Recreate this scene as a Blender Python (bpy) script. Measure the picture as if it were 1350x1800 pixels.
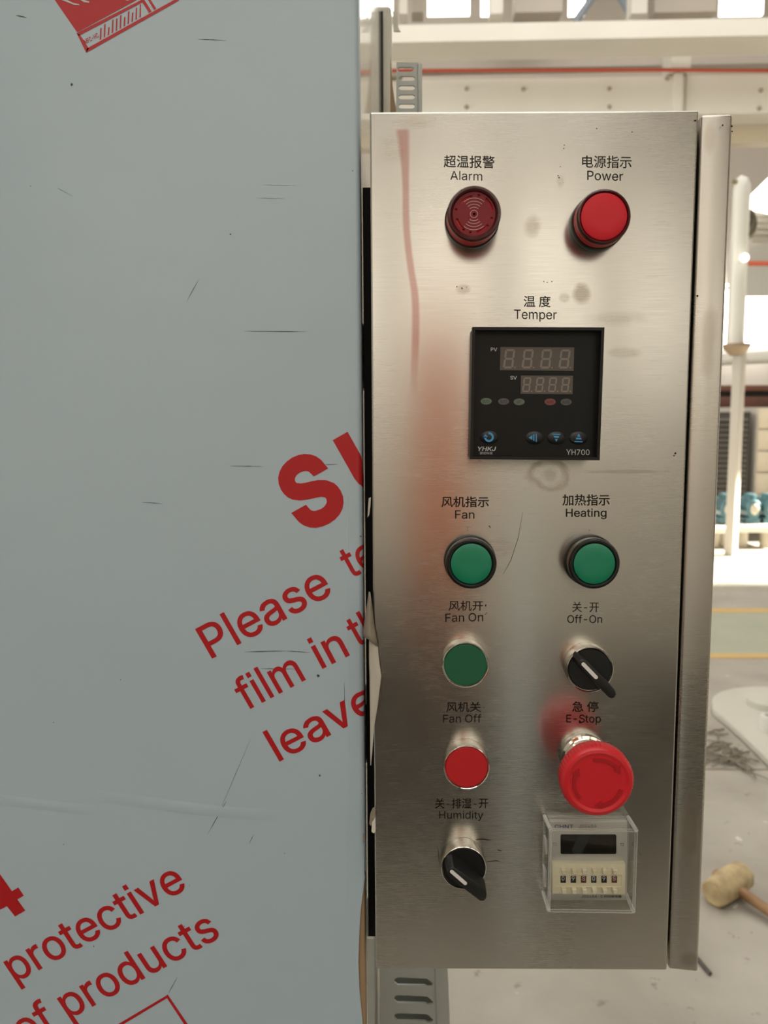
import bpy, bmesh, math, random
from mathutils import Vector, Matrix
from mathutils.geometry import delaunay_2d_cdt

for o in list(bpy.data.objects):
    bpy.data.objects.remove(o, do_unlink=True)
SC = bpy.context.scene
COL = SC.collection
random.seed(7)

# ------------------------------------------------------------------ camera
W, H = 1350, 1800
F = 1377.5                      # focal length in pixels of the 1350 x 1800 frame
CAM = Vector((0.0, -0.44, 1.2))
_y = Vector((715 - 675, 748 - 900, F)).normalized()        # panel normal, camera axes x right, y down, z forward
_d = Vector((738 - 675, 13400 - 900, F)).normalized()      # straight down
_d = (_d - _y * _d.dot(_y)).normalized()
_z = -_d
_x = _y.cross(_z)
AX, AY, AZ = _x, _y, _z
cam_data = bpy.data.cameras.new('camera')
cam_data.sensor_fit = 'AUTO'
cam_data.sensor_width = 36.0
cam_data.lens = F / 1800 * 36.0
cam_data.clip_start = 0.01
cam_data.clip_end = 200
cam = bpy.data.objects.new('camera', cam_data)
COL.objects.link(cam)
cx = Vector((AX.x, AY.x, AZ.x))
cy = Vector((AX.y, AY.y, AZ.y))
cz = Vector((AX.z, AY.z, AZ.z))
M = Matrix.Identity(4)
for i in range(3):
    M[i][0], M[i][1], M[i][2], M[i][3] = cx[i], -cy[i], -cz[i], CAM[i]
cam.matrix_world = M
cam_data.dof.use_dof = True
cam_data.dof.focus_distance = 0.445
cam_data.dof.aperture_fstop = 13.0
SC.camera = cam


def ray(px, py):
    r = Vector((px - 675, py - 900, F))
    return Vector((r.dot(AX), r.dot(AY), r.dot(AZ)))


def P(px, py, Y=0.0):
    """the point of the upright plane y = Y seen at a pixel"""
    r = ray(px, py)
    return CAM + r * ((Y - CAM.y) / r.y)


def G(px, py, z=0.0):
    """the point of the level plane at height z seen at a pixel"""
    r = ray(px, py)
    return CAM + r * ((z - CAM.z) / r.z)


# ------------------------------------------------------------------ view, world, lights
SC.view_settings.view_transform = 'Standard'
SC.view_settings.look = 'None'
SC.view_settings.gamma = 1.0
SC.view_settings.use_curve_mapping = False
SC.view_settings.exposure = 0.0
world = bpy.data.worlds.new('daylight')
SC.world = world
world.use_nodes = True
bg = world.node_tree.nodes['Background']
bg.inputs['Color'].default_value = (0.86, 0.93, 1.0, 1)
bg.inputs['Strength'].default_value = 1.5
SC.cycles.max_bounces = 10
SC.cycles.transparent_max_bounces = 16
SC.cycles.sample_clamp_indirect = 6.0


def lamp(name, kind, loc, target, energy, color, size=None, size_y=None):
    d = bpy.data.lights.new(name, kind)
    d.energy = energy
    d.color = color
    if kind == 'AREA':
        d.shape = 'RECTANGLE'
        d.size, d.size_y = size, size_y
    o = bpy.data.objects.new(name, d)
    COL.objects.link(o)
    o.location = loc
    o.rotation_euler = (Vector(target) - Vector(loc)).to_track_quat('-Z', 'Y').to_euler()
    return o


WARM = (1.0, 0.975, 0.94)
sun = lamp('sun', 'SUN', (30, 7, 13.4), (0, 6.4, 0.3), 50.0, (1.0, 0.93, 0.8))
sun.data.angle = 0.02
# daylight falling through the rooflights and through the tall windows behind the viewer
lamp('rooflight_glow', 'AREA', (2.5, 5.0, 8.6), (2.5, 5.0, 0), 430, WARM, 8, 6)
lamp('rooflight_glow', 'AREA', (-1.0, -4.0, 8.6), (-1.0, -4.0, 0), 420, WARM, 9, 5)


# ------------------------------------------------------------------ helpers
def lin(c):
    return tuple((v / 255 / 12.92 if v <= 10 else ((v / 255 + 0.055) / 1.055) ** 2.4) for v in c) + (1,)


def mat(name, rgb, rough=0.5, metal=0.0, coat=0.0, trans=0.0, ior=1.5, emit=0.0, bump=None, mottle=None, spec=0.5):
    m = bpy.data.materials.new(name)
    m.use_nodes = True
    nt = m.node_tree
    b = nt.nodes['Principled BSDF']
    b.inputs['Base Color'].default_value = lin(rgb)
    b.inputs['Roughness'].default_value = rough
    b.inputs['Metallic'].default_value = metal
    b.inputs['Coat Weight'].default_value = coat
    b.inputs['Coat Roughness'].default_value = 0.05
    b.inputs['Transmission Weight'].default_value = trans
    b.inputs['IOR'].default_value = ior
    b.inputs['Specular IOR Level'].default_value = spec
    if emit:
        b.inputs['Emission Color'].default_value = lin(rgb)
        b.inputs['Emission Strength'].default_value = emit
    tc = nt.nodes.new('ShaderNodeTexCoord')
    if mottle:                                  # (scale, second colour, contrast)
        n = nt.nodes.new('ShaderNodeTexNoise')
        n.inputs['Scale'].default_value = mottle[0]
        n.inputs['Detail'].default_value = 6
        nt.links.new(tc.outputs['Object'], n.inputs['Vector'])
        r = nt.nodes.new('ShaderNodeMapRange')
        r.inputs['From Min'].default_value = 0.5 - mottle[2]
        r.inputs['From Max'].default_value = 0.5 + mottle[2]
        nt.links.new(n.outputs['Fac'], r.inputs['Value'])
        x = nt.nodes.new('ShaderNodeMix')
        x.data_type = 'RGBA'
        x.inputs['A'].default_value = lin(rgb)
        x.inputs['B'].default_value = lin(mottle[1])
        nt.links.new(r.outputs['Result'], x.inputs['Factor'])
        nt.links.new(x.outputs['Result'], b.inputs['Base Color'])
    if bump:                                    # (scale, distance)
        n = nt.nodes.new('ShaderNodeTexNoise')
        n.inputs['Scale'].default_value = bump[0]
        n.inputs['Detail'].default_value = 4
        nt.links.new(tc.outputs['Object'], n.inputs['Vector'])
        bp = nt.nodes.new('ShaderNodeBump')
        bp.inputs['Distance'].default_value = bump[1]
        bp.inputs['Strength'].default_value = 0.6
        nt.links.new(n.outputs['Fac'], bp.inputs['Height'])
        nt.links.new(bp.outputs['Normal'], b.inputs['Normal'])
    return m


def thing(name, label, cat, loc, rot=(0, 0, 0), group=None):
    o = bpy.data.objects.new(name, None)
    COL.objects.link(o)
    o.empty_display_size = 0.02
    o.location = loc
    o.rotation_euler = rot
    o['label'], o['category'] = label, cat
    if group:
        o['group'] = group
    return o


def tag(o, label, cat, group=None, kind=None):
    o['label'], o['category'] = label, cat
    if group:
        o['group'] = group
    if kind:
        o['kind'] = kind
    return o


def wm(o):
    """world matrix from the plain transforms (before any depsgraph update)"""
    m = Matrix.LocRotScale(o.location, o.rotation_euler, o.scale)
    return wm(o.parent) @ m if o.parent else m


def obj(name, me, material, parent=None, world=False, smooth=30):
    """link a bmesh or mesh as ONE object; world=True: its vertices are world points"""
    if isinstance(me, bmesh.types.BMesh):
        bm = me
        me = bpy.data.meshes.new(name)
        bm.normal_update()
        bm.to_mesh(me)
        bm.free()
    o = bpy.data.objects.new(name, me)
    COL.objects.link(o)
    if material:
        me.materials.clear()
        me.materials.append(material)
    if parent:
        o.parent = parent
        if world:
            me.transform(wm(parent).inverted())
    if smooth:
        for p in me.polygons:
            p.use_smooth = True
        me.set_sharp_from_angle(angle=math.radians(smooth))
    return o


def struct(name, me, material, smooth=0):
    o = obj(name, me, material, smooth=smooth)
    o['kind'] = 'structure'
    return o


def box(bm, lo, hi, bev=0.0, seg=2):
    r = bmesh.ops.create_cube(bm, size=1)
    lo, hi = Vector(lo), Vector(hi)
    for v in r['verts']:
        v.co = Vector(((lo[i] + hi[i]) / 2 + v.co[i] * (hi[i] - lo[i])) for i in range(3))
    if bev:
        es = {e for v in r['verts'] for e in v.link_edges}
        bmesh.ops.bevel(bm, geom=list(es), offset=bev, segments=seg, affect='EDGES', profile=0.5)
    return bm


def BX(lo, hi, bev=0.0, seg=2):
    return box(bmesh.new(), lo, hi, bev, seg)


def prism(bm, pts, axis, bev=0.0, seg=2, front_only=False):
    """polygon of 3D points swept along a vector; bevelled on request"""
    axis = Vector(axis)
    a = [bm.verts.new(Vector(p)) for p in pts]
    b = [bm.verts.new(Vector(p) + axis) for p in pts]
    n = len(a)
    fs = [bm.faces.new(a), bm.faces.new(list(reversed(b)))]
    for i in range(n):
        fs.append(bm.faces.new((a[i], b[i], b[(i + 1) % n], a[(i + 1) % n])))
    bmesh.ops.recalc_face_normals(bm, faces=fs)
    if bev:
        if front_only:
            es = [e for e in bm.edges if e.verts[0] in a and e.verts[1] in a]
        else:
            es = list({e for f in fs for e in f.edges})
        bmesh.ops.bevel(bm, geom=es, offset=bev, segments=seg, affect='EDGES', profile=0.5)
    return bm


def lathe(bm, prof, n=64, wob=None):
    """profile of (radius, z) turned round z; wob(r, z, angle) may change the radius"""
    rings = []
    for r, z in prof:
        if r < 1e-7:
            rings.append([bm.verts.new((0, 0, z))])
        else:
            rr = []
            for k in range(n):
                t = 2 * math.pi * k / n
                q = wob(r, z, k) if wob else r
                rr.append(bm.verts.new((q * math.cos(t), q * math.sin(t), z)))
            rings.append(rr)
    fs = []
    for a, b in zip(rings, rings[1:]):
        for k in range(n):
            k2 = (k + 1) % n
            if len(a) == 1 and len(b) == 1:
                continue
            if len(a) == 1:
                fs.append(bm.faces.new((a[0], b[k], b[k2])))
            elif len(b) == 1:
                fs.append(bm.faces.new((a[k], b[0], a[k2])))
            else:
                fs.append(bm.faces.new((a[k], b[k], b[k2], a[k2])))
    bmesh.ops.recalc_face_normals(bm, faces=fs)
    return bm


def LT(prof, n=64, wob=None):
    return lathe(bmesh.new(), prof, n, wob)


def tube(bm, pts, r, n=10, cap=True):
    """round bar along points; r a number or a list"""
    pts = [Vector(p) for p in pts]
    rs = r if isinstance(r, (list, tuple)) else [r] * len(pts)
    prev = None
    rings = []
    for i, p in enumerate(pts):
        d = (pts[min(i + 1, len(pts) - 1)] - pts[max(i - 1, 0)]).normalized()
        if prev is None:
            u = d.orthogonal().normalized()
        else:
            u = (prev - d * prev.dot(d)).normalized()
        prev = u
        v = d.cross(u)
        rings.append([bm.verts.new(p + (u * math.cos(2 * math.pi * k / n) + v * math.sin(2 * math.pi * k / n)) * rs[i]) for k in range(n)])
    fs = []
    for a, b in zip(rings, rings[1:]):
        for k in range(n):
            fs.append(bm.faces.new((a[k], a[(k + 1) % n], b[(k + 1) % n], b[k])))
    if cap:
        fs.append(bm.faces.new(list(reversed(rings[0]))))
        fs.append(bm.faces.new(rings[-1]))
    bmesh.ops.recalc_face_normals(bm, faces=fs)
    return bm


def TB(pts, r, n=10):
    return tube(bmesh.new(), pts, r, n)


def area2(pl):
    return sum(p[0] * q[1] - q[0] * p[1] for p, q in zip(pl, pl[1:] + pl[:1])) / 2


def inside(pt, pl):
    r = False
    for (x0, y0), (x1, y1) in zip(pl, pl[1:] + pl[:1]):
        if (y0 > pt[1]) != (y1 > pt[1]) and pt[0] < x0 + (pt[1] - y0) / (y1 - y0) * (x1 - x0):
            r = not r
    return r


def swell(pl, d):
    """outline moved outwards by d (counter-clockwise outlines grow, clockwise ones shrink)"""
    out = []
    n = len(pl)
    for i in range(n):
        p, a, b = pl[i], pl[i - 1], pl[(i + 1) % n]
        u = (Vector(p) - Vector(a)).normalized()
        v = (Vector(b) - Vector(p)).normalized()
        nu, nv = Vector((u.y, -u.x)), Vector((v.y, -v.x))
        m = nu + nv
        if m.length < 1e-6:
            m = nu
        m.normalize()
        k = max(0.55, m.dot(nu))
        q = Vector(p) + m * (d / k)
        out.append((q.x, q.y))
    return out


def winding(pt, pls):
    w = 0
    for pl in pls:
        for (x0, y0), (x1, y1) in zip(pl, pl[1:] + pl[:1]):
            if (y0 > pt[1]) != (y1 > pt[1]) and pt[0] < x0 + (pt[1] - y0) / (y1 - y0) * (x1 - x0):
                w += 1 if y1 > y0 else -1
    return w


def fill2d(polys, depth=0.0, offset=0.0, glyphs=False):
    """flat closed outlines -> a filled mesh in x, y (holes are outlines lying inside others; glyph outlines
    keep their own turning sense); depth > 0 gives it thickness both ways"""
    pls = [[(float(p[0]), float(p[1])) for p in pl] for pl in polys]
    if glyphs:
        big = max(pls, key=lambda pl: abs(area2(pl)))
        if area2(big) < 0:
            for pl in pls:
                pl.reverse()
    else:
        for i, pl in enumerate(pls):
            lvl = sum(inside(pl[0], o) for j, o in enumerate(pls) if j != i)
            if (area2(pl) > 0) == bool(lvl % 2):
                pl.reverse()
    if offset:
        pls = [swell(pl, offset) for pl in pls]
    x0, x1 = min(p[0] for pl in pls for p in pl), max(p[0] for pl in pls for p in pl)
    y0, y1 = min(p[1] for pl in pls for p in pl), max(p[1] for pl in pls for p in pl)
    s_ = max(x1 - x0, y1 - y0, 1e-9)
    pls = [[((p[0] - x0) / s_, (p[1] - y0) / s_) for p in pl] for pl in pls]
    bm = bmesh.new()
    # outlines whose boxes overlap are filled together
    boxes = [[min(p[0] for p in pl), max(p[0] for p in pl), min(p[1] for p in pl), max(p[1] for p in pl)] for pl in pls]
    grp = list(range(len(pls)))
    for i in range(len(pls)):
        for j in range(i):
            A, B = boxes[i], boxes[j]
            if A[0] <= B[1] and B[0] <= A[1] and A[2] <= B[3] and B[2] <= A[3]:
                gi, gj = grp[i], grp[j]
                grp = [gj if g_ == gi else g_ for g_ in grp]
    for g_ in sorted(set(grp)):
        sub = [pl for pl, k in zip(pls, grp) if k == g_]
        co, loops, ed = [], [], []
        for pl in sub:
            n0 = len(co)
            co += pl
            ed += [(n0 + i, n0 + (i + 1) % len(pl)) for i in range(len(pl))]
        nv, ne, nf, *_ = delaunay_2d_cdt([Vector(c) for c in co], ed, [], 0, 1e-7)
        P2 = [(v.x, v.y) for v in nv]
        tris = []
        for t in nf:
            t = list(t)
            A2 = area2([P2[i] for i in t])
            if abs(A2) < 1e-12:
                continue
            if A2 < 0:
                t.reverse()
            c = (sum(P2[i][0] for i in t) / len(t), sum(P2[i][1] for i in t) / len(t))
            if winding(c, sub):
                tris.append(t)
        f_ = [bm.verts.new((p[0] * s_ + x0, p[1] * s_ + y0, depth)) for p in P2]
        b_ = [bm.verts.new((p[0] * s_ + x0, p[1] * s_ + y0, -depth)) for p in P2] if depth else None
        es = set()
        for t in tris:
            bm.faces.new([f_[i] for i in t])
            if depth:
                bm.faces.new([b_[i] for i in reversed(t)])
            es |= set(zip(t, t[1:] + t[:1]))
        if depth:
            for i, j in es:
                if (j, i) not in es:
                    bm.faces.new((f_[j], f_[i], b_[i], b_[j]))
    bmesh.ops.delete(bm, geom=[v for v in bm.verts if not v.link_faces], context='VERTS')
    me = bpy.data.meshes.new('outline')
    bm.to_mesh(me)
    bm.free()
    return me


def flat(polys, z, depth=0.0):
    me = fill2d(polys, depth)
    me.transform(Matrix.Translation((0, 0, z)))
    return me


def ell(cx_, cy_, rx, ry=None, n=32, a0=0.0, a1=2 * math.pi):
    ry = rx if ry is None else ry
    k = n if abs(a1 - a0 - 2 * math.pi) < 1e-6 else n + 1
    return [(cx_ + rx * math.cos(a0 + (a1 - a0) * i / n), cy_ + ry * math.sin(a0 + (a1 - a0) * i / n)) for i in range(k)]


def arcband(r0, r1, a0, a1, n=16, c=(0, 0)):
    a0, a1 = math.radians(a0), math.radians(a1)
    return ell(c[0], c[1], r1, None, n, a0, a1) + list(reversed(ell(c[0], c[1], r0, None, n, a0, a1)))


def rrect(x0, y0, x1, y1, r, n=5):
    out = []
    for cx_, cy_, a in ((x1 - r, y1 - r, 0), (x0 + r, y1 - r, 90), (x0 + r, y0 + r, 180), (x1 - r, y0 + r, 270)):
        out += ell(cx_, cy_, r, None, n, math.radians(a), math.radians(a + 90))
    return out


def join_mesh(ms):
    bm = bmesh.new()
    for m in ms:
        bm.from_mesh(m)
    return bm


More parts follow.
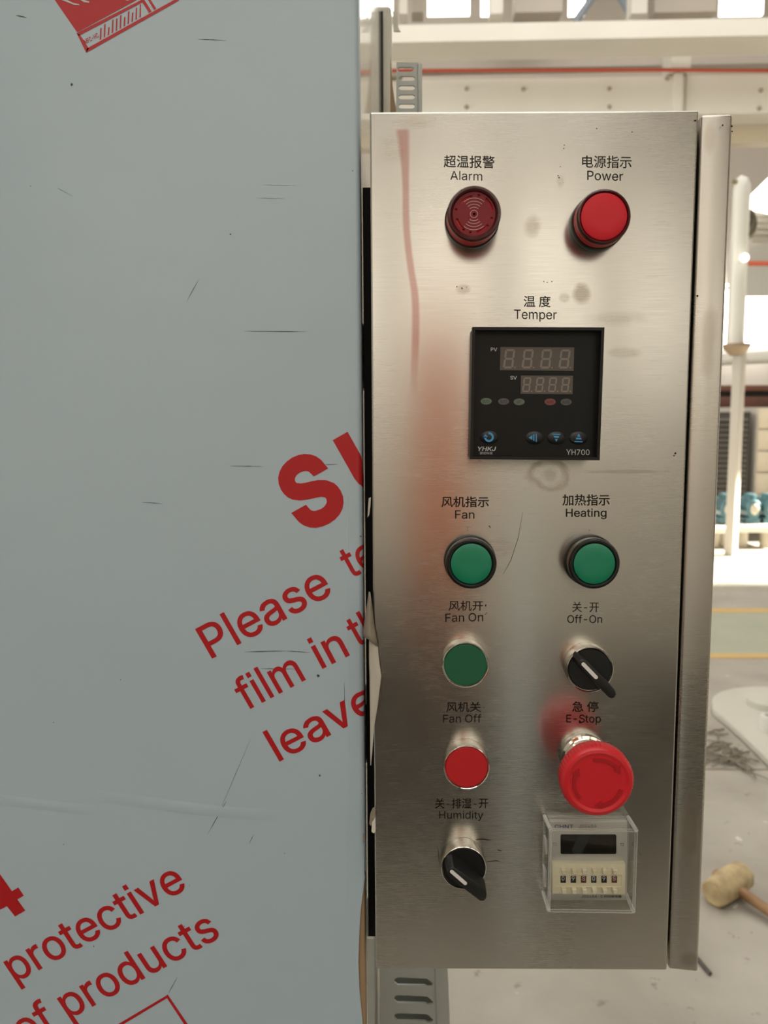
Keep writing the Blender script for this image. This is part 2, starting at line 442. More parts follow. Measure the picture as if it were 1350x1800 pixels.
# ------------------------------------------------------------------ lettering outlines (units per em 700)
GLYPHS = {}
GLYPH_TEXT = '''
- 453|337,244 337,188 114,188 114,244
0 453|227,-7 174,1 130,24 95,62 69,113 53,178 48,254 53,330 69,395 95,447 130,484 174,508 227,516 279,508 323,484 358,447 384,395 400,330 405,254 400,178 384,113 359,62 323,24 279,1|227,50 261,56 290,74 313,103 330,144 340,194 344,254 340,314 330,365 313,405 290,435 261,453 227,460 192,453 163,435 140,405 123,365 113,314 109,254 113,194 123,144 140,103 163,74 192,56
1 453|76,0 76,55 391,55 391,0|276,509 276,0 212,0 212,448 209,448 86,358 86,427 198,509
2 453|64,0 64,47 234,229 282,282 311,327 320,371 317,397 308,419 293,436 273,449 224,460 196,457 172,447 153,433 139,413 130,390 127,362 66,362 71,405 86,442 111,473 143,496 182,511 225,516 268,511 306,497 337,474 361,445 376,411 381,372 371,318 336,259 267,180 153,60 153,57 389,57 389,0
4 453|40,105 40,158 247,509 311,509 109,166 109,163 413,163 413,105|282,0 282,121 282,146 282,318 343,318 343,0
7 453|97,0 323,448 323,452 62,452 62,509 391,509 391,449 165,0
8 453|226,-7 178,-2 136,11 101,33 74,62 57,96 52,135 55,166 65,195 81,220 101,241 125,256 153,265 153,267 119,282 93,308 76,342 70,380 75,417 90,450 114,477 146,498 184,511 226,516 269,511 306,498 337,477 361,450 377,417 382,380 376,342 359,308 333,282 300,267 300,265 327,256 351,241 372,220 387,195 397,166 401,135 395,96 378,62 352,33 317,11 275,-2|226,49 258,52 285,60 307,74 323,91 333,113 337,139 333,165 322,189 305,208 283,223 256,232 226,235 196,232 169,223 147,208 130,189 119,165 115,139 119,113 129,91 145,74 167,60 195,52|226,290 274,300 293,313 307,330 316,351 319,376 316,399 308,420 294,437 275,449 226,460 177,449 159,437 145,420 136,399 133,376 136,351 145,330 159,313 178,300
9 453|226,516 271,510 310,494 343,468 368,434 384,393 389,347 385,309 373,270 315,168 200,0 130,0 301,248 307,248 287,221 257,202 218,195 175,199 137,214 106,237 83,269 68,307 64,352 69,397 85,436 110,469 143,494 182,510|226,460 199,457 174,446 154,429 138,407 129,381 125,352 129,322 138,295 154,274 174,257 199,247 226,243 254,247 279,257 299,273 314,295 324,321 327,350 324,381 314,407 299,429 279,446 254,457
A 480|16,0 201,509 276,509 463,0 395,0 287,302 264,372 232,478 245,478 213,371 191,302 85,0|110,142 110,199 370,199 370,142
C 510|267,-7 205,1 150,25 104,63 70,115 48,179 40,254 48,329 70,393 104,445 150,484 205,508 267,516 340,504 373,490 402,471 427,447 448,418 463,385 473,348 408,348 389,395 357,428 315,449 267,456 223,450 184,432 150,403 125,364 109,314 103,254 109,194 125,145 151,105 184,76 223,59 267,53 315,60 357,81 389,114 408,160 473,160 463,124 448,91 428,62 402,38 373,19 341,5 305,-4
E 419|60,0 60,509 372,509 372,452 125,452 125,286 355,286 355,229 125,229 125,57 375,57 375,0
F 410|60,0 60,509 369,509 369,452 125,452 125,278 346,278 346,221 125,221 125,0
H 517|60,0 60,509 125,509 125,289 392,289 392,509 457,509 457,0 392,0 392,232 125,232 125,0
J 396|185,-7 143,-2 106,11 75,33 52,63 38,100 33,145 33,173 98,173 98,145 104,104 122,74 149,56 185,50 220,56 248,74 266,104 272,145 272,509 336,509 336,145 332,100 318,63 294,33 263,11 227,-2
K 467|104,145 104,216 139,261 174,303 212,344 364,509 448,509 231,276 228,276|60,0 60,509 125,509 125,334 124,225 125,193 125,0|372,0 188,259 228,309 449,0
L 393|60,0 60,509 125,509 125,57 361,57 361,0
M 628|60,0 60,509 152,509 277,187 287,159 299,123 311,84 322,49 307,49 318,83 330,121 342,158 352,187 476,509 568,509 568,0 504,0 504,291 504,327 505,369 506,413 507,457 513,457 498,409 482,363 467,322 456,291 342,0 286,0 170,291 159,321 145,361 129,408 112,457 119,457 120,416 121,372 122,328 122,291 122,0
N 523|60,0 60,509 136,509 343,183 363,151 388,107 414,55 405,54 401,108 399,157 399,195 399,509 463,509 463,0 387,0 202,290 177,331 148,381 108,452 119,454 122,384 124,328 125,291 125,0
O 533|267,-7 205,1 150,25 105,63 70,115 48,179 40,254 48,329 70,393 105,445 150,484 205,508 267,516 329,508 384,484 429,445 464,393 486,329 493,254 486,179 464,115 429,63 384,25 329,1|267,53 310,59 349,76 383,105 408,144 425,194 430,254 425,314 408,365 383,404 349,433 310,450 267,456 223,450 184,433 151,404 125,364 109,314 103,254 109,194 125,144 151,105 184,76 223,59
P 445|60,0 60,509 235,509 289,503 332,487 366,462 390,430 404,391 409,348 404,304 390,265 366,233 332,207 289,191 235,186 109,186 109,242 233,242 269,246 297,256 318,272 333,294 342,319 344,348 342,376 333,402 318,423 297,439 268,449 232,452 125,452 125,0
S 447|224,-9 172,-4 128,9 91,31 64,60 46,96 38,137 104,137 110,110 123,88 142,71 166,59 224,49 257,52 286,60 311,74 329,92 341,114 346,139 342,161 332,179 296,205 245,222 184,239 128,260 86,289 67,313 56,341 52,372 58,413 75,448 102,476 138,498 180,511 227,516 275,511 316,498 351,476 377,449 394,415 401,378 337,378 326,412 302,437 267,453 225,459 194,456 167,448 145,435 129,418 118,398 115,376 119,352 131,334 169,308 212,293 264,279 312,264 359,238 395,198 405,171 408,139 403,99 386,64 360,34 323,11 278,-4
T 449|32,452 32,509 417,509 417,452 257,452 257,0 193,0 193,452
U 517|259,-8 203,-2 154,15 114,43 85,80 66,124 60,173 60,509 124,509 124,178 128,144 141,113 160,87 187,68 220,56 259,52 298,56 331,68 357,87 377,113 389,144 393,178 393,509 457,509 457,173 451,124 433,80 403,43 363,15 315,-2
V 480|204,0 16,509 84,509 192,206 215,137 248,31 235,31 267,138 290,206 395,509 463,509 278,0
Y 472|203,0 203,208 16,509 91,509 192,344 222,292 250,230 224,230 251,293 280,344 381,509 455,509 268,208 268,0
a 389|160,-9 126,-5 94,5 68,22 48,45 35,73 30,108 34,138 43,161 58,179 78,193 125,211 178,220 234,227 265,235 273,243 276,255 276,257 267,297 240,322 196,331 149,322 118,301 100,274 41,291 57,322 79,346 104,364 133,375 194,384 239,379 286,360 306,343 322,320 333,290 337,251 337,0 277,0 277,52 272,52 252,25 215,1|170,45 202,49 228,59 248,74 263,93 272,115 276,138 276,190 259,182 231,176 200,171 175,168 134,159 103,139 95,124 92,105 102,72 130,52
c 396|207,-8 159,-2 117,16 82,46 56,85 40,133 34,187 40,243 56,291 82,330 117,360 159,378 207,384 260,377 305,356 340,322 362,277 303,262 290,289 270,311 242,325 207,330 173,325 145,310 124,287 108,258 99,224 96,187 99,151 108,117 124,89 145,66 173,51 207,46 243,52 271,66 292,89 304,117 363,102 341,56 306,21 261,-1
d 424|195,-8 151,-2 111,16 79,45 55,84 39,133 34,189 39,245 55,293 79,332 112,361 151,378 196,384 228,381 253,373 287,346 306,319 311,319 311,509 372,509 372,0 313,0 313,59 307,59 287,31 252,4 227,-5|205,47 236,51 263,65 284,86 299,115 309,150 312,189 309,229 300,263 284,291 263,312 237,325 205,330 172,325 145,311 124,290 108,261 99,227 96,189 99,151 109,117 124,88 145,66 172,51
e 404|212,-8 161,-2 117,16 82,46 56,85 40,132 34,187 39,242 55,290 81,329 115,359 157,378 205,384 266,374 294,361 319,341 341,315 357,282 368,242 371,194 371,169 75,169 75,221 338,221 310,202 307,237 298,269 283,294 263,314 237,326 205,330 173,326 146,313 125,294 109,270 99,241 96,211 96,178 100,139 110,106 128,80 151,61 179,50 212,46 254,53 285,73 306,105 365,91 353,63 335,39 311,19 283,4 249,-5
f 254|228,379 228,327 6,327 6,379|81,0 81,432 84,461 96,486 113,505 135,519 187,530 222,527 243,521 227,468 215,472 195,474 171,470 154,460 145,443 142,419 142,0
g 425|207,-151 168,-148 134,-140 82,-110 51,-69 101,-41 122,-66 154,-88 207,-97 249,-92 282,-75 298,-58 308,-34 311,-6 311,68 306,68 287,41 252,16 227,8 195,5 152,10 113,27 80,53 55,90 39,136 34,191 39,246 55,293 80,332 112,361 152,378 196,384 228,382 253,373 288,346 308,319 313,319 313,379 372,379 372,-9 367,-54 350,-90 324,-117 291,-136 251,-147|205,59 237,63 264,75 285,95 300,121 309,154 312,193 309,231 300,264 285,291 264,312 237,325 205,330 172,325 145,312 124,290 109,262 99,229 96,193 99,155 109,123 124,96 145,76 172,63
h 410|114,227 114,0 53,0 53,509 114,509 114,287 102,287 124,332 152,362 187,379 227,384 264,380 295,369 321,349 341,321 353,285 357,240 357,0 296,0 296,235 290,275 273,304 246,323 210,329 184,326 161,317 141,303 126,283 117,257
i 167|53,0 53,379 114,379 114,0|84,443 67,446 54,455 44,468 41,483 44,499 54,512 67,521 84,524 100,521 114,512 123,499 126,483 123,468 114,455 100,446
l 189|139,-2 101,3 74,20 58,47 53,84 53,509 114,509 114,99 120,62 130,54 146,52 160,53 170,54 181,3 162,-1
m 610|53,0 53,379 112,379 112,295 108,295 118,323 132,346 172,376 219,386 257,380 287,361 309,331 321,295 312,295 322,321 337,343 381,375 437,386 468,383 497,372 522,354 541,328 553,296 557,255 557,0 496,0 496,254 490,289 473,313 447,326 419,330 395,328 374,320 345,290 335,247 335,0 274,0 274,260 269,288 253,311 229,326 199,330 158,320 140,307 126,289 117,266 114,238 114,0
n 410|114,227 114,0 53,0 53,379 112,379 112,287 102,287 124,332 152,362 187,379 227,384 264,380 295,369 321,349 341,321 353,285 357,240 357,0 296,0 296,235 290,275 273,304 246,323 210,329 184,326 161,317 141,303 126,283 117,257
o 415|207,-8 159,-2 117,16 82,46 56,85 40,133 34,187 40,243 56,291 82,330 117,360 159,378 207,384 256,378 299,360 333,330 359,291 376,243 381,187 376,133 359,85 333,46 299,16 256,-2|207,46 242,51 270,66 292,89 307,117 316,151 319,187 316,224 307,258 292,287 270,310 242,325 207,330 173,325 145,310 124,287 108,258 99,224 96,187 99,151 108,117 124,89 145,66 173,51
p 424|53,-143 53,379 112,379 112,319 118,319 137,346 171,373 197,381 229,384 274,378 313,361 345,332 370,293 385,245 390,189 385,133 370,84 346,45 313,16 274,-2 229,-8 198,-5 173,4 138,31 118,59 114,59 114,-143|220,47 253,51 279,66 301,88 316,117 325,151 328,189 325,227 316,261 301,290 280,311 253,325 220,330 188,325 161,312 140,291 125,263 116,229 113,189 116,150 125,115 140,86 162,65 188,51
r 259|53,0 53,379 112,379 112,321 115,321 130,347 152,367 181,380 213,385 229,384 243,384 243,322 230,324 207,326 182,323 159,315 140,301 126,284 117,262 114,237 114,0
s 365|182,-8 145,-5 112,3 84,18 62,38 45,63 36,94 94,107 105,79 124,60 150,49 181,45 217,50 244,62 262,81 268,103 265,121 254,136 237,147 212,155 149,170 104,186 72,208 53,237 47,274 51,305 65,332 87,354 115,370 149,381 187,384 223,381 254,372 279,358 299,339 324,290 268,277 258,298 243,316 219,328 187,333 156,329 131,317 114,299 109,277 112,258 124,243 172,223 229,209 275,194 306,171 325,142 331,107 326,75 312,47 290,24 260,6 223,-5
t 227|204,379 204,327 6,327 6,379|65,471 126,471 126,98 128,76 136,61 150,53 170,50 185,51 202,54 213,2 192,-3 168,-4 125,2 92,21 72,52 65,93
u 410|182,-5 146,-1 115,11 89,31 69,59 57,95 53,139 53,379 114,379 114,144 119,105 137,75 164,56 200,50 226,53 249,62 268,77 283,97 293,122 296,153 296,379 357,379 357,0 298,0 298,92 307,92 286,47 257,17 222,0
v 389|163,0 17,379 84,379 165,155 187,87 206,21 184,21 203,87 224,155 305,379 371,379 226,0
w 567|138,0 23,379 87,379 133,214 154,137 175,41 165,41 186,135 206,214 252,379 316,379 362,214 382,136 402,41 391,41 413,135 434,214 480,379 545,379 429,0 368,0 319,172 305,225 291,280 277,338 291,338 277,280 263,225 248,172 199,0
y 389|47,-139 61,-86 71,-87 104,-89 130,-74 151,-36 163,-1 17,379 84,379 165,155 187,87 206,21 184,21 202,87 224,155 305,379 371,379 204,-58 177,-107 139,-136 91,-145 65,-143
停 350|164,202 278,202 278,173 164,173|139,221 139,154 304,154 304,221|108,132 108,75 131,75 131,110 309,110 309,75 333,75 333,132|197,289 211,263 114,263 114,240 333,240 333,263 239,263 221,296|139,84 139,63 208,63 208,2 201,-4 155,-4 164,-27 220,-23 231,-15 234,1 234,63 301,63 301,84|92,293 57,217 11,154 26,128 56,166 56,-28 80,-28 80,206 116,286
关 350|78,280 113,220 45,220 45,193 161,193 161,151 161,131 24,131 24,105 155,105 135,67 92,29 17,-5 36,-28 110,7 156,45 180,85 215,36 261,-1 318,-26 336,0 278,22 231,58 198,105 327,105 327,131 190,131 191,150 191,193 308,193 308,220 239,220 277,283 249,293 210,220 114,220 137,232 100,291
加 350|200,251 200,-23 225,-23 225,3 293,3 293,-20 320,-20 320,251|225,28 225,225 293,225 293,28|68,290 68,228 19,228 19,202 67,202 61,118 44,46 10,-10 30,-28 67,33 86,112 93,202 146,202 141,59 133,9 121,4 83,5 91,-21 132,-21 145,-17 155,-8 167,51 172,214 172,228 93,228 94,290
器 350|69,256 128,256 128,206 69,206|218,256 281,256 281,206 218,206|215,169 259,147 158,147 179,181 153,186 153,278 45,278 45,183 151,183 127,147 18,147 18,124 104,124 63,94 11,69 25,49 45,58 45,-28 69,-28 69,-18 128,-18 128,-26 153,-26 153,80 86,80 139,124 204,124 259,80 194,80 194,-28 218,-28 218,-18 281,-18 281,-26 306,-26 306,57 324,52 340,73 284,93 236,124 332,124 332,147 271,147 280,157 229,183|194,278 194,183 306,183 306,278|69,5 69,57 128,57 128,5|218,5 218,57 281,57 281,5
度 350|135,225 135,195 79,195 79,173 135,173 135,115 271,115 271,173 328,173 328,195 271,195 271,225 245,225 245,195 160,195 160,225|245,173 245,136 160,136 160,173|265,71 238,47 203,27 169,47 143,71|84,93 84,71 129,71 117,66 142,39 174,16 122,4 67,-4 78,-26 142,-15 202,2 258,-17 321,-28 337,-5 281,3 231,16 273,45 304,85 287,94 283,93|166,290 180,259 44,259 44,164 42,106 34,42 13,-16 36,-28 58,34 68,102 70,164 70,235 332,235 332,259 209,259 192,296
开 350|227,246 227,146 129,146 129,161 129,246|18,146 18,121 101,121 91,74 65,30 19,-10 40,-29 90,16 117,67 128,121 227,121 227,-28 254,-28 254,121 332,121 332,146 254,146 254,246 321,246 321,271 31,271 31,246 103,246 103,161 102,146
急 350|92,63 92,12 96,-9 112,-20 143,-23 224,-23 250,-19 264,-3 270,30 245,39 243,14 236,3 222,1 145,1 123,3 118,12 118,63|144,73 194,15 216,29 164,86|269,63 308,-12 333,-1 292,72|51,63 15,-4 39,-15 74,53|113,295 91,262 59,229 18,199 36,180 62,198 62,190 261,190 261,161 66,161 66,140 261,140 261,110 54,110 54,88 287,88 287,212 216,212 246,257 229,269 224,268 127,268 141,290|78,212 111,246 210,246 186,212
技 350|215,294 215,239 132,239 132,215 215,215 215,162 139,162 139,138 151,138 150,137 175,85 208,41 162,14 112,-4 126,-28 179,-7 227,22 270,-7 321,-28 338,-6 289,13 247,40 276,72 300,110 318,155 301,163 297,162 241,162 241,215 325,215 325,239 241,239 241,294|176,138 285,138 261,93 228,57 198,94|62,294 62,223 17,223 17,199 62,199 62,122 13,109 21,83 62,96 62,4 56,-3 20,-3 28,-27 76,-22 85,-13 88,4 88,103 131,116 127,140 88,129 88,199 127,199 127,223 88,223 88,294
报 350|148,282 148,-27 174,-27 174,138 185,138 208,86 239,39 210,12 176,-9 194,-29 227,-7 256,20 286,-7 319,-27 337,-5 303,14 273,40 305,95 325,158 308,163 303,162 174,162 174,258 286,258 278,208 264,205 211,207 218,186 275,185 290,187 300,194 309,217 313,271 314,282|210,138 293,138 278,97 256,59 230,97|66,294 66,223 16,223 16,198 66,198 66,123 11,109 18,82 66,96 66,5 64,-2 58,-3 15,-3 24,-28 78,-23 89,-14 93,5 93,104 135,117 132,142 93,131 93,198 133,198 133,223 93,223 93,294
指 350|293,273 180,241 180,293 154,293 154,193 159,170 174,158 206,155 287,155 314,160 328,178 335,214 311,223 308,195 301,182 286,179 207,179 185,182 180,193 180,219 250,234 313,254|179,47 293,47 293,10 179,10|179,68 179,103 293,103 293,68|154,126 154,-28 179,-28 179,-12 293,-12 293,-26 319,-26 319,126|64,294 64,223 15,223 15,199 64,199 64,123 11,109 19,83 64,97 64,3 58,-4 23,-4 31,-28 78,-23 87,-14 90,3 90,104 137,119 133,143 90,131 90,199 132,199 132,223 90,223 90,294
排 350|64,294 64,223 19,223 19,199 64,199 64,122 15,109 20,83 64,96 64,5 57,-1 26,-1 34,-25 77,-20 86,-12 89,5 89,103 131,116 127,140 89,129 89,199 127,199 127,223 89,223 89,294|133,89 133,64 193,64 193,-28 218,-28 218,292 193,292 193,234 140,234 140,210 193,210 193,161 141,161 141,138 193,138 193,89|250,292 250,-28 276,-28 276,63 337,63 337,88 276,88 276,138 329,138 329,161 276,161 276,210 333,210 333,234 276,234 276,292
控 350|243,194 310,129 327,146 259,208|196,208 166,174 130,145 146,125 185,159 219,199|57,294 57,226 15,226 15,201 57,201 57,118 11,103 17,77 57,91 57,6 51,-1 19,-1 26,-25 70,-20 79,-11 82,6 82,100 120,114 116,138 82,126 82,201 118,201 118,226 82,226 82,294|116,7 116,-16 338,-16 338,7 241,7 241,95 313,95 313,118 145,118 145,95 215,95 215,7|206,288 221,252 129,252 129,190 152,190 152,229 309,229 309,194 334,194 334,252 249,252 230,294
时 350|166,158 220,73 243,86 188,170|113,141 113,61 54,61 54,141|113,164 54,164 54,241 113,241|28,265 28,9 54,9 54,37 138,37 138,265|268,292 268,224 154,224 154,198 268,198 268,12 265,4 258,2 197,2 207,-25 277,-20 290,-10 294,12 294,198 337,198 337,224 294,224 294,292
机 350|174,274 174,162 171,104 157,43 122,-11 142,-28 180,31 196,98 200,162 200,249 266,249 266,24 268,-6 274,-18 294,-25 312,-25 330,-20 340,0 343,55 323,66 321,16 318,2 311,0 300,0 294,2 292,22 292,274|76,294 76,219 18,219 18,194 73,194 46,120 10,61 23,37 52,84 76,142 76,-28 102,-28 102,133 139,82 155,104 102,162 102,194 154,194 154,219 102,219 102,294
温 350|156,201 276,201 276,167 156,167|156,256 276,256 276,222 156,222|131,279 131,145 301,145 301,279|34,271 98,233 113,255 48,290|13,176 78,138 92,159 27,195|22,-6 45,-22 105,91 85,107|90,6 90,-18 337,-18 337,6 313,6 313,115 119,115 119,6|144,6 144,92 178,92 178,6|198,6 198,92 232,92 232,6|254,6 254,92 288,92 288,6
湿 350|152,201 286,201 286,165 152,165|152,257 286,257 286,222 152,222|127,279 127,143 312,143 312,279|112,104 131,62 143,23 166,32 153,70 133,112|304,113 269,30 289,23 329,105|33,271 93,233 108,254 47,290|13,179 75,141 90,162 28,198|23,-6 46,-21 96,92 75,107|236,132 236,6 201,6 201,132 176,132 176,6 91,6 91,-18 336,-18 336,6 261,6 261,132
源 350|188,143 295,143 295,112 188,112|188,192 295,192 295,162 188,162|177,72 158,37 135,7 156,-7 200,65|276,66 314,-4 339,7 299,75|30,272 89,232 105,253 46,290|13,178 72,140 88,161 28,196|21,-8 44,-23 95,90 74,105|118,277 118,181 116,118 104,50 75,-13 97,-27 127,40 141,113 144,181 144,253 333,253 333,277|228,248 217,213 164,213 164,91 227,91 227,0 222,-6 185,-5 193,-28 241,-24 250,-16 252,-1 252,91 320,91 320,213 243,213 257,242
热 350|120,39 127,-26 153,-22 144,41|192,40 214,-25 239,-20 217,44|265,41 311,-29 335,-18 288,51|61,49 40,12 15,-19 40,-29 85,42|76,294 76,245 23,245 23,221 76,221 76,167 16,151 22,126 76,141 76,88 69,82 34,82 42,59 88,63 97,72 100,88 100,148 145,161 142,185 100,173 100,221 141,221 141,245 100,245 100,294|198,294 197,244 150,244 150,221 196,221 189,160 160,177 147,159 183,137 163,103 129,77 146,58 182,86 204,123 245,92 259,113 211,146 221,221 269,221 269,132 280,76 309,56 325,61 335,77 340,108 320,118 317,88 310,79 297,98 292,152 294,244 222,244 223,294
电 350|158,143 158,92 71,92 71,143|186,143 276,143 276,92 186,92|158,167 71,167 71,217 158,217|186,167 186,217 276,217 276,167|44,243 44,45 71,45 71,67 158,67 158,30 163,-2 178,-18 209,-22 286,-22 315,-15 330,7 337,50 311,62 307,27 300,9 285,5 211,5 195,6 188,14 186,29 186,67 303,67 303,243 186,243 186,293 158,293 158,243
示 350|82,123 52,66 12,20 36,4 77,54 109,116|239,112 276,56 301,4 327,15 301,68 264,122|52,268 52,242 299,242 299,268|21,183 21,157 161,157 161,7 160,1 153,-1 99,0 109,-28 173,-23 186,-13 190,6 190,157 329,157 329,183
科 350|176,255 232,205 250,222 193,270|162,163 224,112 242,129 179,179|130,289 79,273 19,261 26,241 74,248 74,195 15,195 15,171 71,171 44,110 10,60 23,36 50,77 74,128 74,-27 100,-27 100,136 133,83 149,104 100,164 100,171 152,171 152,195 100,195 100,254 146,268|148,67 152,41 267,60 267,-27 293,-27 293,65 338,72 334,96 293,90 293,294 267,294 267,85
继 350|15,20 20,-5 134,24 132,46|304,270 278,203 294,197 325,263|186,264 207,197 226,203 203,269|145,280 145,-9 334,-9 334,14 169,14 169,280|21,148 77,158 41,110 15,87 23,64 130,89 130,111 60,98 99,150 134,207 113,220 92,181 47,176 76,227 101,283 76,294 52,233 32,195 13,173|243,291 243,182 179,182 179,160 236,160 210,113 180,75 191,54 219,89 243,134 243,27 265,27 265,134 313,65 329,83 266,160 331,160 331,182 265,182 265,291
警 350|67,68 67,53 284,53 284,68|67,99 67,83 284,83 284,99|65,37 65,-28 90,-28 90,-18 262,-18 262,-28 287,-28 287,37|90,-2 90,22 262,22 262,-2|155,150 164,132 24,132 24,114 326,114 326,132 192,132 178,157|53,251 37,225 12,201 27,187 41,199 41,151 60,151 60,160 113,160 117,147 141,147 158,154 165,176 169,229 170,238 69,238 74,248 69,249 83,249 83,261 122,261 122,249 145,249 145,261 185,261 185,278 145,278 145,294 122,294 122,278 83,278 83,294 60,294 60,278 19,278 19,261 60,261 60,250|223,295 202,252 172,218 189,204 212,229 240,191 183,166 197,147 256,176 287,157 322,143 336,163 303,174 273,191 294,216 308,246 332,246 332,265 234,265 244,290|284,246 257,204 225,246|147,222 139,167 131,164 122,165 122,211 52,211 60,222|60,196 103,196 103,175 60,175
超 350|208,122 292,122 292,57 208,57|183,144 183,35 318,35 318,144|34,136 32,77 25,26 9,-16 31,-28 43,3 51,40 83,4 129,-14 194,-19 329,-19 340,7 193,6 146,9 110,18 110,88 165,88 165,112 110,112 110,161 166,161 180,150 212,175 234,211 246,257 300,257 295,207 290,188 279,185 245,186 252,164 291,164 311,172 320,200 325,269 326,279 172,279 172,257 221,257 212,220 194,192 168,170 168,185 106,185 106,229 161,229 161,252 106,252 106,294 81,294 81,252 26,252 26,229 81,229 81,185 18,185 18,161 86,161 86,33 69,54 56,84 58,135
间 350|32,215 32,-28 59,-28 59,215|37,277 79,225 101,239 57,290|133,103 217,103 217,56 133,56|133,172 217,172 217,125 133,125|109,194 109,34 242,34 242,194|123,275 123,250 293,250 293,4 287,-2 253,-2 262,-26 307,-22 317,-13 320,4 320,275
风 350|56,277 56,173 53,113 42,48 14,-11 36,-28 66,36 79,107 83,173 83,252 266,252 268,99 280,7 313,-25 328,-19 336,1 340,37 323,56 321,18 315,3 298,37 292,133 292,277|214,227 178,144 120,213 99,201 164,120 126,70 84,32 104,12 144,50 180,98 233,17 257,31 194,123 237,221
'''
for line in GLYPH_TEXT.strip('\n').split('\n'):
    head, *outl = line.split('|')
    k = 2 if ord(head[0]) > 0x2000 else 1
    GLYPHS[head[0]] = (k * int(head[2:]), [[tuple(k * int(v) for v in q.split(',')) for q in s.split()] for s in outl])


GLYPHS['l'] = (166, [[(53, 0), (53, 530), (113, 530), (113, 0)]])
GLYPHS['i'] = (166, [[(53, 0), (53, 384), (113, 384), (113, 0)], [(53, 452), (53, 520), (113, 520), (113, 452)]])


def glyph_run(text, track=0, slant=0.0, widths=1.0):
    x, out = 0, []
    for ch in text:
        if ch == ' ':
            x += 170
            continue
        if ch == '\u00b7':
            out.append(ell(x + 60, 260, 45, None, 14))
            x += 120
            continue
        a, sp = GLYPHS[ch]
        for s in sp:
            out.append([(x + q[0] + slant * q[1], q[1]) for q in s])
        x += a + track
    return out


def text_mesh(text, bold=0.0, track=0, slant=0.0):
    """filled lettering mesh in text units, and its ink box"""
    me = fill2d(glyph_run(text, track, slant), 0.0, bold, True)
    xs = [v.co.x for v in me.vertices]
    ys = [v.co.y for v in me.vertices]
    return me, (min(xs), min(ys), max(xs), max(ys))


def text_quad(text, TL, TR, BL, bold=0.0, track=0, slant=0.0):
    """lettering stretched so that its ink box fills the world parallelogram TL, TR, BL"""
    me, (x0, y0, x1, y1) = text_mesh(text, bold, track, slant)
    for v in me.vertices:
        u, w = (v.co.x - x0) / (x1 - x0), (v.co.y - y0) / (y1 - y0)
        v.co = BL + (TR - TL) * u + (TL - BL) * w
    return me


def text_line(text, A, B, cap, up, bold=0.0, track=0, capu=509):
    """lettering whose baseline ink runs from A to B; cap = capital height, up = reading-up direction"""
    me, (x0, y0, x1, y1) = text_mesh(text, bold, track)
    for v in me.vertices:
        u, w = (v.co.x - x0) / (x1 - x0), v.co.y / capu
        v.co = A + (B - A) * u + up * (cap * w)
    return me


def shapes(polys, Y, depth=0.0, offset=0.0):
    """filled outlines given as world (x, z) pairs, standing in the plane y = Y, thickness depth towards the viewer"""
    me = fill2d(polys, depth / 2, offset)
    for v in me.vertices:
        v.co = Vector((v.co.x, Y - depth / 2 - v.co.z, v.co.y))
    return me


def pp(pts, Y):
    return [(P(x, y, Y).x, P(x, y, Y).z) for x, y in pts]


def crop(ox, oy, s):
    return lambda pts: [(ox + x / s, oy + y / s) for x, y in pts]


# ------------------------------------------------------------------ materials of the hall
m_floor = mat('worn_concrete', (172, 167, 156), 0.55, mottle=(3.0, (146, 140, 128), 0.22), bump=(18, 0.004))
m_cream = mat('cream_wall_paint', (226, 222, 212), 0.7, mottle=(0.8, (214, 208, 196), 0.3))
m_taupe = mat('taupe_wall_paint', (200, 192, 182), 0.75, mottle=(0.7, (190, 182, 172), 0.3))
m_pale = mat('pale_grey_paint', (206, 204, 196), 0.6)
m_beam = mat('cream_beam_paint', (230, 227, 218), 0.65, mottle=(1.1, (220, 216, 205), 0.3))
m_tanbeam = mat('tan_beam_paint', (206, 194, 172), 0.7)
m_roof = mat('roof_sheeting', (186, 178, 166), 0.6)
m_sky = mat('daylit_pane', (255, 253, 246), 0.4, emit=5.0)
m_skyback = mat('tall_daylit_pane', (255, 250, 240), 0.4, emit=1.08)
m_redpipe = mat('red_lead_paint', (190, 86, 58), 0.45)
m_green = mat('green_floor_paint', (152, 158, 138), 0.5, mottle=(4, (166, 166, 148), 0.25))
m_yellow = mat('yellow_line_paint', (205, 168, 92), 0.55, mottle=(14, (188, 160, 110), 0.2))
m_white = mat('white_enamel', (222, 220, 210), 0.35)
m_dark = mat('dark_steel', (62, 58, 54), 0.45)
m_brown = mat('rusty_brown_steel', (112, 66, 46), 0.6, mottle=(5, (88, 60, 48), 0.2))
m_orange = mat('ochre_reflector_paint', (214, 120, 66), 0.6)  # this and the next two: unseen shapes added for the door's reflections
m_cool = mat('pale_reflector_paint', (214, 226, 230), 0.5)
m_slate = mat('dark_blocker_paint', (60, 56, 46), 0.7)

